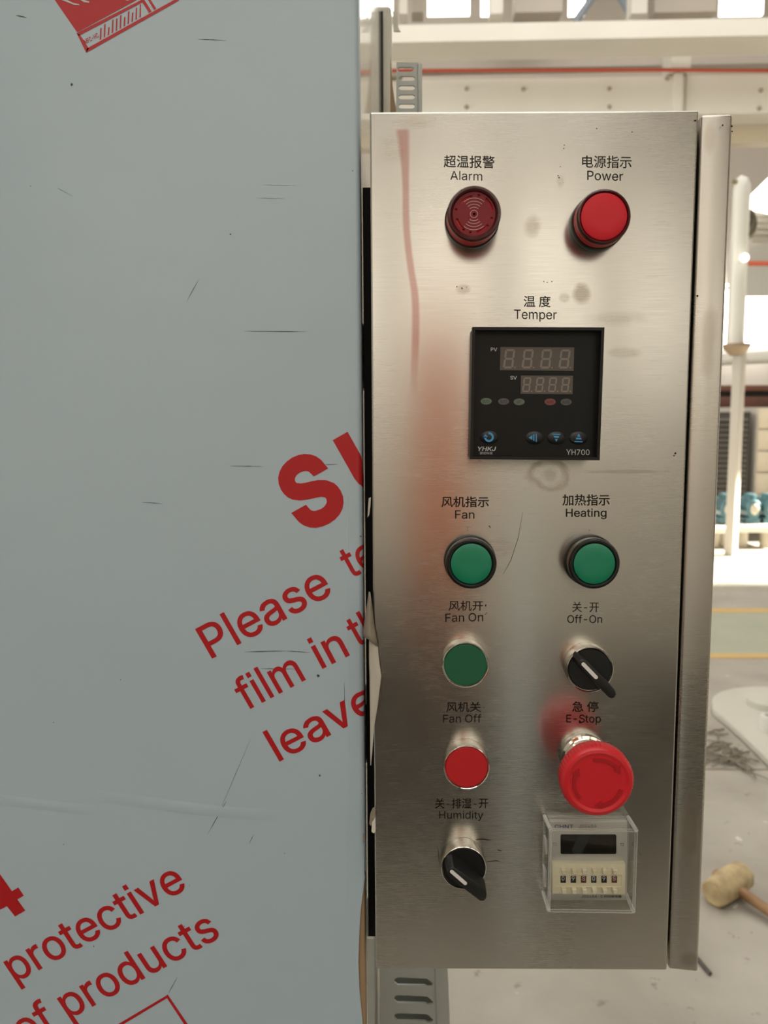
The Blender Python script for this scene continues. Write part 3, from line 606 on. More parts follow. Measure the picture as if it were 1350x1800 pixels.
nt = m_floor.node_tree
src = nt.nodes['Principled BSDF'].inputs['Base Color'].links[0].from_socket
tcf = nt.nodes.new('ShaderNodeTexCoord')
for sc_, thr, rgb in ((9.0, .085, (112, 100, 84)), (6.0, .07, (168, 96, 80)), (21.0, .10, (120, 110, 96)), (14.0, .08, (214, 208, 196))):
    vo = nt.nodes.new('ShaderNodeTexVoronoi')
    vo.inputs['Scale'].default_value = sc_
    nz = nt.nodes.new('ShaderNodeTexNoise')
    nz.inputs['Scale'].default_value = sc_ * 3
    ad = nt.nodes.new('ShaderNodeVectorMath')
    ad.operation = 'MULTIPLY_ADD'
    ad.inputs[1].default_value = (.06, .06, .06)
    nt.links.new(tcf.outputs['Object'], nz.inputs['Vector'])
    nt.links.new(nz.outputs['Color'], ad.inputs[0])
    nt.links.new(tcf.outputs['Object'], ad.inputs[2])
    nt.links.new(ad.outputs[0], vo.inputs['Vector'])
    mr = nt.nodes.new('ShaderNodeMapRange')
    mr.inputs['From Min'].default_value = thr
    mr.inputs['From Max'].default_value = thr * 1.8
    mr.inputs['To Min'].default_value = 0.75
    mr.inputs['To Max'].default_value = 0.0
    nt.links.new(vo.outputs['Distance'], mr.inputs['Value'])
    sep = nt.nodes.new('ShaderNodeSeparateColor')
    nt.links.new(vo.outputs['Color'], sep.inputs[0])
    gt = nt.nodes.new('ShaderNodeMath')
    gt.operation = 'GREATER_THAN'
    gt.inputs[1].default_value = 0.62
    nt.links.new(sep.outputs[0], gt.inputs[0])
    mu = nt.nodes.new('ShaderNodeMath')
    mu.operation = 'MULTIPLY'
    nt.links.new(mr.outputs['Result'], mu.inputs[0])
    nt.links.new(gt.outputs[0], mu.inputs[1])
    mxf = nt.nodes.new('ShaderNodeMix')
    mxf.data_type = 'RGBA'
    mxf.inputs['B'].default_value = lin(rgb)
    nt.links.new(mu.outputs[0], mxf.inputs['Factor'])
    nt.links.new(src, mxf.inputs['A'])
    src = mxf.outputs['Result']
nt.links.new(src, nt.nodes['Principled BSDF'].inputs['Base Color'])

# ------------------------------------------------------------------ the hall
struct('floor', BX((-9, -9.2, -0.15), (16, 15.2, 0)), m_floor)
struct('ceiling', BX((-9, -9.2, 9.0), (16, 15.2, 9.2)), m_roof)
struct('wall_far', BX((-9, 14, 0), (16, 14.3, 9)), m_taupe)
struct('wall_left', BX((-9.2, -9.2, 0), (-9, 15.2, 9)), m_cream)
struct('wall_back', BX((-9, -9.2, 0), (16, -9, 9)), m_cream)
bm = BX((16, -9.2, 0), (16.2, 5.75, 9))
box(bm, (16, 5.75, 6.4), (16.2, 8.1, 9))
box(bm, (16, 8.1, 0), (16.2, 15.2, 9))
struct('wall_right', bm, m_cream)

# tall daylit windows in the wall behind the viewer
bm = bmesh.new()
fr = bmesh.new()
for i in range(5):
    x = -5.2 + i * 3.1
    box(bm, (x, -9.0, 2.7), (x + 2.6, -8.97, 6.2))
    for a in range(4):
        box(fr, (x + a * 0.8533, -8.97, 2.6), (x + a * 0.8533 + 0.05, -8.9, 6.3))
struct('window_1', bm, m_skyback)
struct('trim_1', fr, m_pale)

# glowing panes added in the left wall to brighten the far upper wall
bm = bmesh.new()
fr = bmesh.new()
for i in range(4):
    y = 0.9 + i * 2.2
    box(bm, (-9.0, y, 2.0), (-8.97, y + 1.8, 6.4))
    for a in range(3):
        box(fr, (-8.97, y + a * 0.875, 1.9), (-8.9, y + a * 0.875 + 0.05, 6.5))
struct('added_fill_panes', bm, mat('side_fill_pane', (255, 252, 246), 0.4, emit=7.0))
struct('trim_25', fr, m_pale)

# crane beam and stepped upper wall at the far side
Y1, Y2, Y3 = 9.4, 10.6, 10.2


def band(name, x0, x1, py0, py1, Y, d, m):
    a, b = P(x0, py1, Y), P(x1, py0, Y)
    return struct(name, BX((a.x, Y, a.z), (b.x, Y + d, b.z)), m)


band('trim_2', 420, 1700, 24, 80, Y1, 0.5, m_beam)                      # crane beam
band('wall_upper', 420, 1700, 60, 128, Y2, 0.2, m_taupe)
band('trim_3', 420, 1700, 124, 214, Y3, 0.35, m_beam)                   # lower beam
band('trim_4', 420, 1700, 214, 264, Y2, 0.2, m_tanbeam)
band('trim_5', 1179, 1216, 70, 124, Y3 - 0.1, 0.35, m_beam)             # stub column
band('trim_6', 560, 708, 70, 128, Y3 - 0.1, 0.35, m_beam)
band('trim_7', 1184, 1201, 128, 213, Y3 - 0.06, 0.06, m_beam)
band('trim_8', 1204, 1207, 128, 213, Y3 - 0.02, 0.02, mat('joint_grime', (140, 130, 104), 0.8))
# roof trusses and rooflights above the crane beam
Yt = 9.6
for k, (x0, x1) in enumerate(((862, 885), (905, 990), (1110, 1140), (1150, 1262), (702, 716), (724, 744))):
    band('trim_%d' % (9 + k), x0, x1, -60, 22 if k % 2 else 24, Yt + 0.25 * k, 0.25, m_roof if k % 2 else m_beam)
bm = bmesh.new()
for x0, x1 in ((752, 826), (846, 862), (1266, 1345), (600, 690), (1000, 1030)):
    a, b = P(x0, 26, 11.6), P(x1, -60, 11.6)
    box(bm, (a.x, 11.6, a.z), (b.x, 11.66, b.z))
struct('window_2', bm, m_sky)
for k, (x0, y0, x1, y1) in enumerate(((1010, 40, 1060, -30), (1120, 44, 1075, -30))):
    struct('trim_%d' % (15 + k), TB([P(x0, y0, 10.9), P(x1, y1, 10.9)], 0.05), mat('blue_grey_brace', (150, 160, 172), 0.4))

# bolts in the lower beam
m_bolt = mat('bolt_grey', (160, 150, 134), 0.6)
bm = bmesh.new()
for x, y in ((1071, 156), (1071, 188), (1337, 159), (1334, 191), (820, 156), (820, 188), (920, 157), (1172, 138)):
    p = P(x, y, Y3)
    b2 = LT([(0, 0.03), (0.02, 0.028), (0.028, 0.0), (0, 0)], 12)
    b2.transform(Matrix.Translation(p) @ Matrix.Rotation(math.pi / 2, 4, 'X'))
    t = bpy.data.meshes.new('t')
    b2.to_mesh(t)
    bm.from_mesh(t)
    bpy.data.meshes.remove(t)
struct('trim_17', bm, m_bolt)

# rooms beyond on the right: daylit windows, grey soffit
bm = bmesh.new()
a, b = P(1262, 614, 13.2), P(1420, 498, 13.2)
box(bm, (a.x, 13.2, a.z), (b.x, 13.26, b.z))
struct('window_3', bm, m_sky)
fr = bmesh.new()
for x in (1304, 1356):
    a, b = P(x, 614, 13.1), P(x + 5, 498, 13.1)
    box(fr, (a.x, 13.1, a.z), (b.x, 13.18, b.z))
a, b = P(1262, 508, 13.1), P(1420, 502, 13.1)
box(fr, (a.x, 13.1, a.z), (b.x, 13.18, b.z))
struct('trim_18', fr, m_pale)
# sloping rooflight and ribbed roof panel beyond the box
a = [P(1307, 356, 11), P(1312, 366, 11.0), P(1362, 376, 11.6), P(1400, 300, 11.6), P(1352, 312, 11.3)]
struct('window_4', prism(bmesh.new(), a, (0, 0.05, 0)), m_sky)
bm = bmesh.new()
for k in range(5):
    y = 372 + k * 11
    prism(bm, [P(1312 + k * 3, y, 11.9), P(1420, y, 11.9), P(1420, y + 10, 12.0), P(1312 + k * 3, y + 10, 12.0)], (0, 0.05, 0))
struct('trim_19', bm, m_cream)
prism_ = prism(bmesh.new(), [P(1285, 460, 12.4), P(1305, 440, 12.4), P(1420, 395, 12.4), P(1420, 520, 12.4), P(1285, 520, 12.4)], (0, 0.1, 0))
struct('trim_20', prism_, m_pale)

# painted lane on the floor
def lane(name, y0, y1, h, m):
    p0, p1 = G(1200, y1), G(1200, y0)
    return struct(name, BX((-8.9, p0.y, 0), (15.9, p1.y, h)), m)


lane('trim_21', 1077, 1150, 0.002, m_green)
lane('trim_22', 1070, 1077, 0.003, m_yellow)
lane('trim_23', 1149, 1157, 0.003, m_yellow)
lane('trim_24', 1351, 1353, 0.001, mat('floor_joint', (120, 106, 84), 0.8))

# unseen ochre, dark and pale shapes added behind the viewer to tint the door's reflections
struct('added_ochre_reflector', BX((-0.24, -1.36, 0.0), (0.015, -1.22, 1.6)), m_orange)
bm = BX((-1.5, -1.10, 0), (-0.02, -1.0, 0.86))
box(bm, (-0.02, -1.10, 0), (1.1, -1.0, 0.70))
struct('added_dark_blocker', bm, m_slate)
struct('added_pale_reflector', BX((0.17, -0.99, 0), (0.245, -0.95, 1.08)), m_cool)

# ------------------------------------------------------------------ big cabinet wrapped in protective film
m_film = mat('blue_grey_film', (178, 194, 202), 0.32, spec=0.5, bump=(7, 0.003), mottle=(2.5, (172, 189, 198), 0.3))
m_print = mat('red_film_print', (176, 24, 30), 0.4)
m_steel_side = mat('white_side_film', (232, 232, 222), 0.16, metal=0.0, coat=0.6, bump=(9, 0.004))
m_tan = mat('tan_board_edge', (150, 124, 92), 0.6)
m_gasket = mat('dark_gasket', (48, 44, 34), 0.7)
m_whitefilm = mat('white_film_strip', (214, 210, 196), 0.35, bump=(40, 0.004))
m_peel = mat('peeled_film_back', (138, 128, 112), 0.45, bump=(60, 0.003))
m_peelin = mat('peeled_film_face', (190, 184, 170), 0.4)
m_mark = mat('dark_scratch', (74, 76, 76), 0.7)

YF = 0.012
XC = P(637, 900, YF).x
R = 0.003
ZT, ZB = 2.3, 0.06
cab = thing('steel_cabinet', 'large steel cabinet wrapped in blue grey protective film with slanted red printing', 'cabinet', (-0.4, 0.25, 0.0))
bm = BX((-0.80, YF + 0.0015, ZB), (XC - 0.0012, 0.42, ZT), 0.0015, 2)
obj('carcass', bm, mat('bare_steel_carcass', (150, 146, 136), 0.35, metal=0.8), cab, True)
for x in (-0.74, -0.08):
    for y in (0.06, 0.36):
        obj('foot', BX((x - 0.02, y - 0.02, 0), (x + 0.02, y + 0.02, ZB + 0.002)), m_dark, cab, True)
# film sheet: front plane, rounded corner, first centimetres of the side
bm = bmesh.new()
prev = None
rows = [0.06] + [P(637, py, YF).z for py in (1900, 1800, 1740, 1690, 1640, 1600, 1570, 1540, 1480, 1400)] + [1.05, 1.2, 1.45, 1.8, ZT]
tear = {1900: 5, 1800: 7, 1740: 12.5, 1690: 14.0, 1640: 12.0, 1600: 9.0, 1570: 5.0, 1540: 1.2}
tz = {round(P(637, k, YF).z, 5): v for k, v in tear.items()}
for z in sorted(rows):
    cut = tz.get(round(z, 5), 0) * 0.00034
    pts = [(-0.80, YF), (XC - 0.12, YF), (XC - 0.05, YF), (XC - 0.02, YF)]
    arc = [(XC - R + R * math.sin(t), YF + R - R * math.cos(t)) for t in [i * math.pi / 10 for i in range(6)]] + [(XC, YF + 0.010), (XC, YF + 0.016)]
    if cut:
        arc = [(min(x, XC - cut), y if x <= XC - cut else YF - 0.0006) for x, y in arc]
        arc = [(x + i * 1e-5, y) for i, (x, y) in enumerate(arc)]
    row = [bm.verts.new((x, y, z)) for x, y in pts + arc]
    if prev:
        for k in range(len(row) - 1):
            bm.faces.new((prev[k], prev[k + 1], row[k + 1], row[k]))
    prev = row
film = obj('protective_film', bm, m_film, cab, True, 60)
sm = film.modifiers.new('thickness', 'SOLIDIFY')
sm.thickness = 0.0004
obj('side_panel', BX((XC - 0.0014, YF + 0.02, ZB), (XC - 0.0002, 0.419, ZT)), m_steel_side, cab, True)
za = P(634, 1548, YF).z
obj('exposed_edge', BX((XC - 0.0058, YF + 0.0006, 0.2), (XC - 0.0004, YF + 0.014, za), 0.0016), m_tan, cab, True)
zt = P(683, 8, 0.42).z
xa, xb, xc_ = P(675, 100, 0.42).x, P(679, 100, 0.42).x, P(688.5, 100, 0.42).x
obj('gasket', BX((XC - 0.0001, 0.4165, 0.2), (XC + 0.0022, 0.42, zt - 0.008)), m_gasket, cab, True)
bm = BX((XC - 0.012, 0.42, 0.2), (xc_, 0.445, zt), 0.0045, 4)
obj('rear_flange', bm, m_whitefilm, cab, True)
bm = bmesh.new()
pts = [P(x, y, 0.43) for x, y in ((690, 20), (698, 19), (699, 36), (700, 48), (704, 55), (692, 55), (691, 40))]
prism(bm, pts, (0, 0.002, 0))
obj('torn_film', bm, m_whitefilm, cab, True, 0)
bm = bmesh.new()
pts = [P(x, y, 0.40) for x, y in ((686, 95), (688, 120), (690, 150), (694, 178), (698, 197), (686, 197))]
prism(bm, pts, (0, 0.002, 0))
obj('torn_film', bm, m_tan, cab, True, 0)


def sheet(grid, name, m, parent, th=0.0003):
    bm = bmesh.new()
    vs = [[bm.verts.new(p) for p in row] for row in grid]
    for a, b in zip(vs, vs[1:]):
        for k in range(len(a) - 1):
            bm.faces.new((a[k], a[k + 1], b[k + 1], b[k]))
    bmesh.ops.subdivide_edges(bm, edges=bm.edges[:], cuts=2, use_grid_fill=True, smooth=0.4)
    o = obj(name, bm, m, parent, True, 180)
    s_ = o.modifiers.new('thickness', 'SOLIDIFY')
    s_.thickness = th
    return o


# film lifted off the corner, curling into the gap beside the control box
g = [[P(649, 1040, 0.004), P(650, 1040, 0.0), P(651, 1041, -0.0006)],
     [P(645, 1068, 0.004), P(649.5, 1068, -0.003), P(654, 1070, -0.001)],
     [P(641, 1095, 0.006), P(648.5, 1096, -0.005), P(658, 1102, -0.0014)],
     [P(637.5, 1119, 0.004), P(648, 1124, -0.006), P(664, 1137, -0.002)]]
sheet(g, 'peeled_film', m_peel, cab)
g = [[P(649, 1124, -0.0012), P(657, 1130, -0.0024), P(664, 1136, -0.002)],
     [P(649, 1160, -0.0006), P(658, 1162, -0.0024), P(667, 1165, -0.002)],
     [P(650, 1190, -0.0006), P(661, 1190, -0.0024), P(670.5, 1188, -0.003)],
     [P(650.5, 1230, -0.0006), P(659, 1235, -0.0024), P(664, 1240, -0.002)],
     [P(651, 1280, -0.0006), P(655, 1285, -0.0012), P(658, 1275, -0.0012)],
     [P(651.5, 1345, -0.0006), P(652, 1345, -0.0012), P(652.6, 1345, -0.0012)]]
sheet(g, 'peeled_film', m_peelin, cab)
for poly, m in (([(655, 1421), (660, 1419), (660, 1436), (655, 1444), (652, 1452), (649, 1448), (651, 1430)], m_peel),
                ([(654, 1440), (660, 1437), (660, 1462), (657, 1465), (653, 1462)], m_whitefilm),
                ([(648, 876), (652, 874), (651, 890), (649, 905), (646, 910), (647, 892)], m_peelin),
                ([(637.5, 1465), (640, 1468), (641, 1480), (638, 1484)], m_peel)):
    bm = bmesh.new()
    prism(bm, [P(x, y, -0.0016) for x, y in poly], (0, 0.0006, 0))
    obj('torn_film', bm, m, cab, True, 0)


def wrap_print(me, name):
    """film printing: follows the film round the rounded corner"""
    bm = bmesh.new()
    bm.from_mesh(me)
    for v in bm.verts:
        v.co.y = 0.0
    x0 = XC - R
    cuts = [x0 + R * math.pi / 10 * i for i in range(6)]
    for c in cuts:
        bmesh.ops.bisect_plane(bm, geom=bm.verts[:] + bm.edges[:] + bm.faces[:], plane_co=(c, 0, 0), plane_no=(1, 0, 0))
    bmesh.ops.bisect_plane(bm, geom=bm.verts[:] + bm.edges[:] + bm.faces[:], plane_co=(x0 + R * math.pi / 2 + 0.012, 0, 0), plane_no=(1, 0, 0), clear_outer=True)
    e = 0.00012
    for v in bm.verts:
        u = v.co.x - x0
        if u <= 0:
            v.co.y = YF - e
        elif u < R * math.pi / 2:
            t = u / R
            v.co.x, v.co.y = x0 + (R + e) * math.sin(t), YF + R - (R + e) * math.cos(t)
        else:
            v.co.x, v.co.y = XC + e, YF + R + u - R * math.pi / 2
    o = obj(name, bm, m_print, film, False, 0)
    o.data.transform(wm(cab).inverted())
    return o


def film_words(text, a, b, cap_px, bold=0.0, capu=517):
    A, B = P(a[0], a[1], YF), P(b[0], b[1], YF)
    d = (B - A).normalized()
    up = Vector((-d.z, 0, d.x))
    mid = P((a[0] + b[0]) / 2, (a[1] + b[1]) / 2, YF)
    q = P((a[0] + b[0]) / 2, (a[1] + b[1]) / 2 - 10, YF)
    cap = cap_px * (q - mid).length / 10
    return wrap_print(text_line(text, A, B, cap, up, bold, 0, capu), 'lettering')


FILM_WORDS = [
    ('Please', (372.5, 1157), (586, 1043), 59.5, 8, 525),
    ('te', (617, 1017), (668, 990), 57, 8, 525),
    ('film', (433, 1249), (537.5, 1194), 57, 8, 525),
    ('in', (566.5, 1175), (615, 1151), 57, 8, 525),
    ('the', (629, 1139), (716, 1094), 57, 8, 525),
    ('leave', (491, 1338), (668, 1246), 57, 8, 525),
    ('protective', (29, 1726), (330, 1561), 55, 8, 525),
    ('of', (43, 1836), (103, 1804), 55, 8, 525),
    ('products', (123, 1790), (389, 1646), 55, 8, 525),
    ('S', (531, 935), (614, 889), 129, 38, 590),
    ('U', (641, 873), (745, 815), 120, 24, 562),
]
for args in FILM_WORDS:
    film_words(*args)
c8 = crop(0, 1400, 2.935)
wrap_print(shapes([pp(c8([(-120, 560), (-60, 420), (0, 400), (62, 488), (95, 469), (123, 511), (90, 531), (131, 588), (78, 619), (36, 566), (-90, 630)]), YF)], YF), 'lettering')
# outlined box at the lower edge
o1 = c8([(540, 1215), (866, 1022), (1010, 1235), (996, 1245), (862, 1040), (550, 1227)])
wrap_print(shapes([pp(o1, YF)], YF), 'print_block')
# corner of a printed label block at the top
c6 = crop(0, 0, 3.375)
blk = [
    [(325, 0), (240, -130), (720, -200), (812, 0), (470, 186), (456, 190)],
    [(455, 192), (462, 200), (838, 8), (832, -2), (852, -12), (930, 55), (1062, 0), (1200, -70), (1200, -90), (1055, -8), (928, 50),
     (880, -30), (862, -22), (912, 62), (525, 284), (476, 208), (840, 14), (836, 6), (462, 204), (512, 314), (512, 314)],
]
wrap_print(shapes([pp(c6(blk[0]), YF)], YF), 'print_block')
bars = [[(455, 197), (838, 0), (846, 14), (466, 214)], [(455, 197), (476, 208), (528, 288), (512, 314)], [(512, 314), (516, 288), (1062, -16), (1062, 4)],
        [(836, 0), (852, -8), (900, 68), (884, 78)], [(872, -10), (884, -16), (928, 52), (914, 60)]]
for b_ in bars:
    wrap_print(shapes([pp(c6(b_), YF)], YF), 'print_block')
hat = []
for k in range(11):
    x = 592 + k * 23.5
    yb = 238 - k * 13.2
    h = (74, 84, 52, 84, 78, 84, 60, 80, 60, 76, 82)[k]
    hat.append([(x, yb), (x + 9, yb - 5), (x + 12 if k < 9 else x + 10, yb - h), (x + 3, yb - h + 5)])
wrap_print(shapes([pp(c6(h_), YF) for h_ in hat], YF), 'print_block')
wrap_print(text_line('MFC-HC', *[P(*c6([q])[0], YF) for q in ((508, 262), (590, 218))], 0.0023, (lambda d: Vector((-d.z, 0, d.x)))((P(590, 214, YF) - P(508, 262, YF)).normalized()), 18), 'lettering')
m_white_print = mat('film_gap_print', (188, 192, 190), 0.4)
o = shapes([pp(c6(q), YF) for q in ([(352, -4), (395, 12), (440, 30), (472, 33), (470, 26), (438, 20), (400, 2), (385, -8)], [(468, -4), (500, 14), (530, 18), (530, 10), (510, 4), (495, -6)], [(730, -2), (760, 6), (768, 0), (750, -10)])], YF)
for v in o.vertices:
    v.co.y = YF - 0.00026
o = obj('print_block', o, m_white_print, film, False, 0)
o.data.transform(wm(cab).inverted())

# shallow creases in the film
def crease(pts, w, h):
    bm = bmesh.new()
    rows_ = []
    n = len(pts)
    for i, (x, y) in enumerate(pts):
        t = math.sin(math.pi * (0.04 + 0.92 * i / (n - 1)))
        p = P(x, y, YF)
        a, b = pts[max(0, i - 1)], pts[min(n - 1, i + 1)]
        d_ = (P(*b, YF) - P(*a, YF)).normalized()
        u_ = Vector((-d_.z, 0, d_.x))
        rows_.append([bm.verts.new(p + u_ * (w * q) + Vector((0, -h * t * (1 - q * q) - 0.00002, 0))) for q in (-1, -.6, -.2, .2, .6, 1)])
    for r0, r1 in zip(rows_, rows_[1:]):
        for k in range(5):
            bm.faces.new((r0[k], r1[k], r1[k + 1], r0[k + 1]))
    bmesh.ops.recalc_face_normals(bm, faces=bm.faces[:])
    o = obj('crease', bm, m_film, film, False, 180)
    o.data.transform(wm(cab).inverted())


crease([(-30, 1402), (20, 1408), (70, 1414), (120, 1420), (170, 1424)], .0034, .00028)
crease([(170, 1398), (240, 1408), (310, 1418), (380, 1426), (440, 1431), (495, 1435)], .0038, .00030)
crease([(611.5, y) for y in range(420, 1781, 80)], .0005, .00007)

# scuffs and scratches on the film
scr = [((348, 69), (397, 71), .8), ((430, 582), (540, 583), .8), ((404, 819), (462, 820), .7), ((566, 817), (594, 816), .6), ((250, 883), (286, 885), .8),
       ((430, 1146), (502, 1144), .9), ((502, 1144), (545, 1147), .8), ((458, 1175), (520, 1176), .6), ((28, 27), (47, 31), 1.2), ((398, 1408), (365, 1466), .8),
       ((446, 1466), (438, 1483), .6), ((350, 490), (328, 530), .5), ((100, 330), (128, 345), .4), ((605, 1200), (607, 1280), .8), ((312, 1717), (296, 1746), .6), ((440, 1300), (380, 1440), .4), ((460, 325), (520, 326), .4), ((450, 348), (500, 349), .4)]
bm = bmesh.new()
for a, b, w in scr:
    n = 7
    up_, lo_ = [], []
    dx, dy = b[0] - a[0], b[1] - a[1]
    L = math.hypot(dx, dy)
    for i in range(n + 1):
        t = i / n
        ww = w * math.sin(math.pi * (0.08 + 0.84 * t)) * random.uniform(0.5, 1.0)
        x, y = a[0] + dx * t, a[1] + dy * t
        up_.append((x - dy / L * ww, y + dx / L * ww))
        lo_.append((x + dy / L * ww, y - dx / L * ww))
    vs = [[bm.verts.new(P(x, y, YF) - Vector((0, 0.0001, 0))) for x, y in s_] for s_ in (up_, lo_)]
    for i in range(n):
        bm.faces.new((vs[0][i], vs[1][i], vs[1][i + 1], vs[0][i + 1]))
for x, y, r in ((405, 412, 2.2), (126, 149, 2.6), (560, 1188, 3.2), (562, 1363, 2.2), (430, 1430, 1.5), (54, 327, 1.2), (112, 1484, 1.2), (165, 1663, 1.6), (324, 1628, 1), (634, 943, 1.6), (620, 300, 1.2), (212, 1195, 1), (500, 1500, 1), (333, 1556, 1), (94, 1270, 1.2), (636, 1395, 1)):
    vs = [bm.verts.new(P(x + r * random.uniform(0.5, 1.1) * math.cos(t), y + r * random.uniform(0.5, 1.2) * math.sin(t), YF) - Vector((0, 0.0001, 0))) for t in [i * math.pi / 4 for i in range(8)]]
    bm.faces.new(list(reversed(vs)))
o = obj('scratch_pattern', bm, m_mark, film, False, 0)
o.data.transform(wm(cab).inverted())

# ------------------------------------------------------------------ control box
def brushed(name, rgb, rough, aniso, stains=False):
    m = mat(name, rgb, rough, metal=1.0)
    nt = m.node_tree
    N, L = nt.nodes, nt.links
    b = N['Principled BSDF']
    b.inputs['Anisotropic'].default_value = aniso
    tv = N.new('ShaderNodeCombineXYZ')
    tv.inputs['Z'].default_value = 1.0
    L.new(tv.outputs[0], b.inputs['Tangent'])
    geo = N.new('ShaderNodeNewGeometry')

    def noise(scale, stretch, detail=5):
        mp = N.new('ShaderNodeMapping')
        mp.inputs['Scale'].default_value = stretch
        L.new(geo.outputs['Position'], mp.inputs['Vector'])
        n = N.new('ShaderNodeTexNoise')
        n.inputs['Scale'].default_value = scale
        n.inputs['Detail'].default_value = detail
        L.new(mp.outputs[0], n.inputs['Vector'])
        return n.outputs['Fac']

    def rng(v, a, b_, c, d):
        r = N.new('ShaderNodeMapRange')
        for k, q in zip(('From Min', 'From Max', 'To Min', 'To Max'), (a, b_, c, d)):
            r.inputs[k].default_value = q
        L.new(v, r.inputs['Value'])
        return r.outputs['Result']

    def math_(op, a, b_):
        x = N.new('ShaderNodeMath')
        x.operation = op
        for i, q in enumerate((a, b_)):
            if isinstance(q, (int, float)):
                x.inputs[i].default_value = q
            else:
                L.new(q, x.inputs[i])
        return x.outputs[0]

    lines = noise(60, (0.8, 1.0, 60.0))
    cloud = noise(9, (1, 1, 1), 4)
    bp = N.new('ShaderNodeBump')
    bp.inputs['Strength'].default_value = 0.12
    bp.inputs['Distance'].default_value = 0.00002
    L.new(lines, bp.inputs['Height'])
    wave = N.new('ShaderNodeBump')
    wave.inputs['Strength'].default_value = 0.5
    wave.inputs['Distance'].default_value = 0.0006
    L.new(noise(11, (1.6, 1, 0.7), 1), wave.inputs['Height'])
    L.new(bp.outputs[0], wave.inputs['Normal'])
    L.new(wave.outputs[0], b.inputs['Normal'])
    rg = math_('ADD', rng(lines, 0.3, 0.7, rough - 0.03, rough + 0.03), rng(cloud, 0.35, 0.65, -0.03, 0.03))
    col = None

    def mix(fac, a, c):
        x = N.new('ShaderNodeMix')
        x.data_type = 'RGBA'
        L.new(fac, x.inputs['Factor'])
        if isinstance(a, tuple):
            x.inputs['A'].default_value = a
        else:
            L.new(a, x.inputs['A'])
        x.inputs['B'].default_value = lin(c)
        return x.outputs['Result']
    col = mix(rng(lines, 0.25, 0.75, 0.0, 0.22), lin(rgb), tuple(int(v * 0.86) for v in rgb))
    if stains:
        warp = noise(60, (1, 1, 1), 3)
        sx = N.new('ShaderNodeSeparateXYZ')
        L.new(geo.outputs['Position'], sx.inputs[0])
        for px, py, rx, ry, ring, amt in stains:
            c, e = P(px, py), P(px + rx, py + ry)
            dx = math_('DIVIDE', math_('SUBTRACT', sx.outputs['X'], c.x), abs(e.x - c.x))
            dz = math_('DIVIDE', math_('SUBTRACT', sx.outputs['Z'], c.z), abs(e.z - c.z))
            d = math_('SQRT', math_('ADD', math_('MULTIPLY', dx, dx), math_('MULTIPLY', dz, dz)), 0)
            d = math_('ADD', d, rng(warp, 0.2, 0.8, -0.4, 0.4))
            if ring:
                f = rng(math_('ABSOLUTE', math_('SUBTRACT', d, 0.85), 0), 0.02, 0.28, amt, 0.0)
            else:
                f = rng(d, 0.55, 1.15, amt, 0.0)
            col = mix(f, col, (140, 124, 100))
            rg = math_('ADD', rg, math_('MULTIPLY', f, 0.12))
        # reddish smear running down the left of the door
        fc = N.new('ShaderNodeFloatCurve')
        z0, z1 = P(715, 760).z, P(715, 220).z
        xm, xM = P(690, 400).x, P(760, 400).x
        pts = [(229, 708, 12), (262, 710.5, 9.5), (320, 713, 6.5), (390, 714, 6.5), (430, 717, 6.5), (470, 722, 6.5), (530, 730, 7), (590, 730.5, 7), (650, 728.5, 6.5), (720, 727, 7)]
        cv, cw = fc.mapping.curves[0], None
        fw = N.new('ShaderNodeFloatCurve')
        cw = fw.mapping.curves[0]
        data = sorted(((P(x, y).z - z0) / (z1 - z0), (P(x, y).x - xm) / (xM - xm), (P(x + w, y).x - P(x, y).x) / (xM - xm)) for y, x, w in pts)
        for cu, idx in ((cv, 1), (cw, 2)):
            while len(cu.points) < len(data):
                cu.points.new(0.5, 0.5)
            for p, dd in zip(cu.points, data):
                p.location = (dd[0], dd[idx])
        fc.mapping.update()
        fw.mapping.update()
        tz_ = rng(sx.outputs['Z'], z0, z1, 0, 1)
        L.new(tz_, fc.inputs['Value'])
        L.new(tz_, fw.inputs['Value'])
        xs = rng(sx.outputs['X'], xm, xM, 0, 1)
        dist = math_('DIVIDE', math_('ABSOLUTE', math_('SUBTRACT', xs, fc.outputs[0]), 0), fw.outputs[0])
        f = rng(dist, 0.55, 1.25, 0.5, 0.0)
        f = math_('MULTIPLY', f, rng(sx.outputs['Z'], P(715, 223).z, P(715, 229).z, 0.0, 1.0) if P(715, 223).z < P(715, 229).z else rng(sx.outputs['Z'], P(715, 230).z, P(715, 225).z, 1.0, 0.0))
        f = math_('MULTIPLY', f, rng(sx.outputs['Z'], P(715, 700).z, P(715, 600).z, 0.0, 1.0))
        col = mix(f, col, (150, 62, 50))
    L.new(col, b.inputs['Base Color'])
    L.new(rg, b.inputs['Roughness'])
    return m


STAINS = [(936, 398, 16, 20, False, .35), (1024, 516, 16, 18, False, .5), (992, 524, 9, 9, False, .25), (966, 836, 34, 30, True, .45), (966, 836, 14, 12, False, .3), (1100, 829, 80, 3, False, .4),
          (730, 215, 40, 14, False, .35), (815, 508, 12, 8, False, .3), (985, 320, 8, 14, False, .25), (1080, 560, 50, 14, False, .2), (1095, 620, 30, 10, False, .2), (880, 960, 26, 20, False, .12), (690, 260, 24, 30, False, .2)]
m_door = brushed('brushed_door_steel', (201, 197, 189), 0.25, 0.6, STAINS)
m_strip = brushed('brushed_strip_steel', (200, 194, 184), 0.30, 0.6, [(1215, 1460, 14, 60, False, .5), (1250, 240, 10, 30, False, .3), (1248, 600, 12, 60, False, .25), (1215, 1690, 20, 14, False, .4)])
m_body = mat('box_body_steel', (120, 114, 104), 0.4, metal=0.9)
m_black = mat('gap_shade_black', (9, 9, 9), 0.8)
m_ink = mat('black_ink', (22, 18, 14), 0.55)
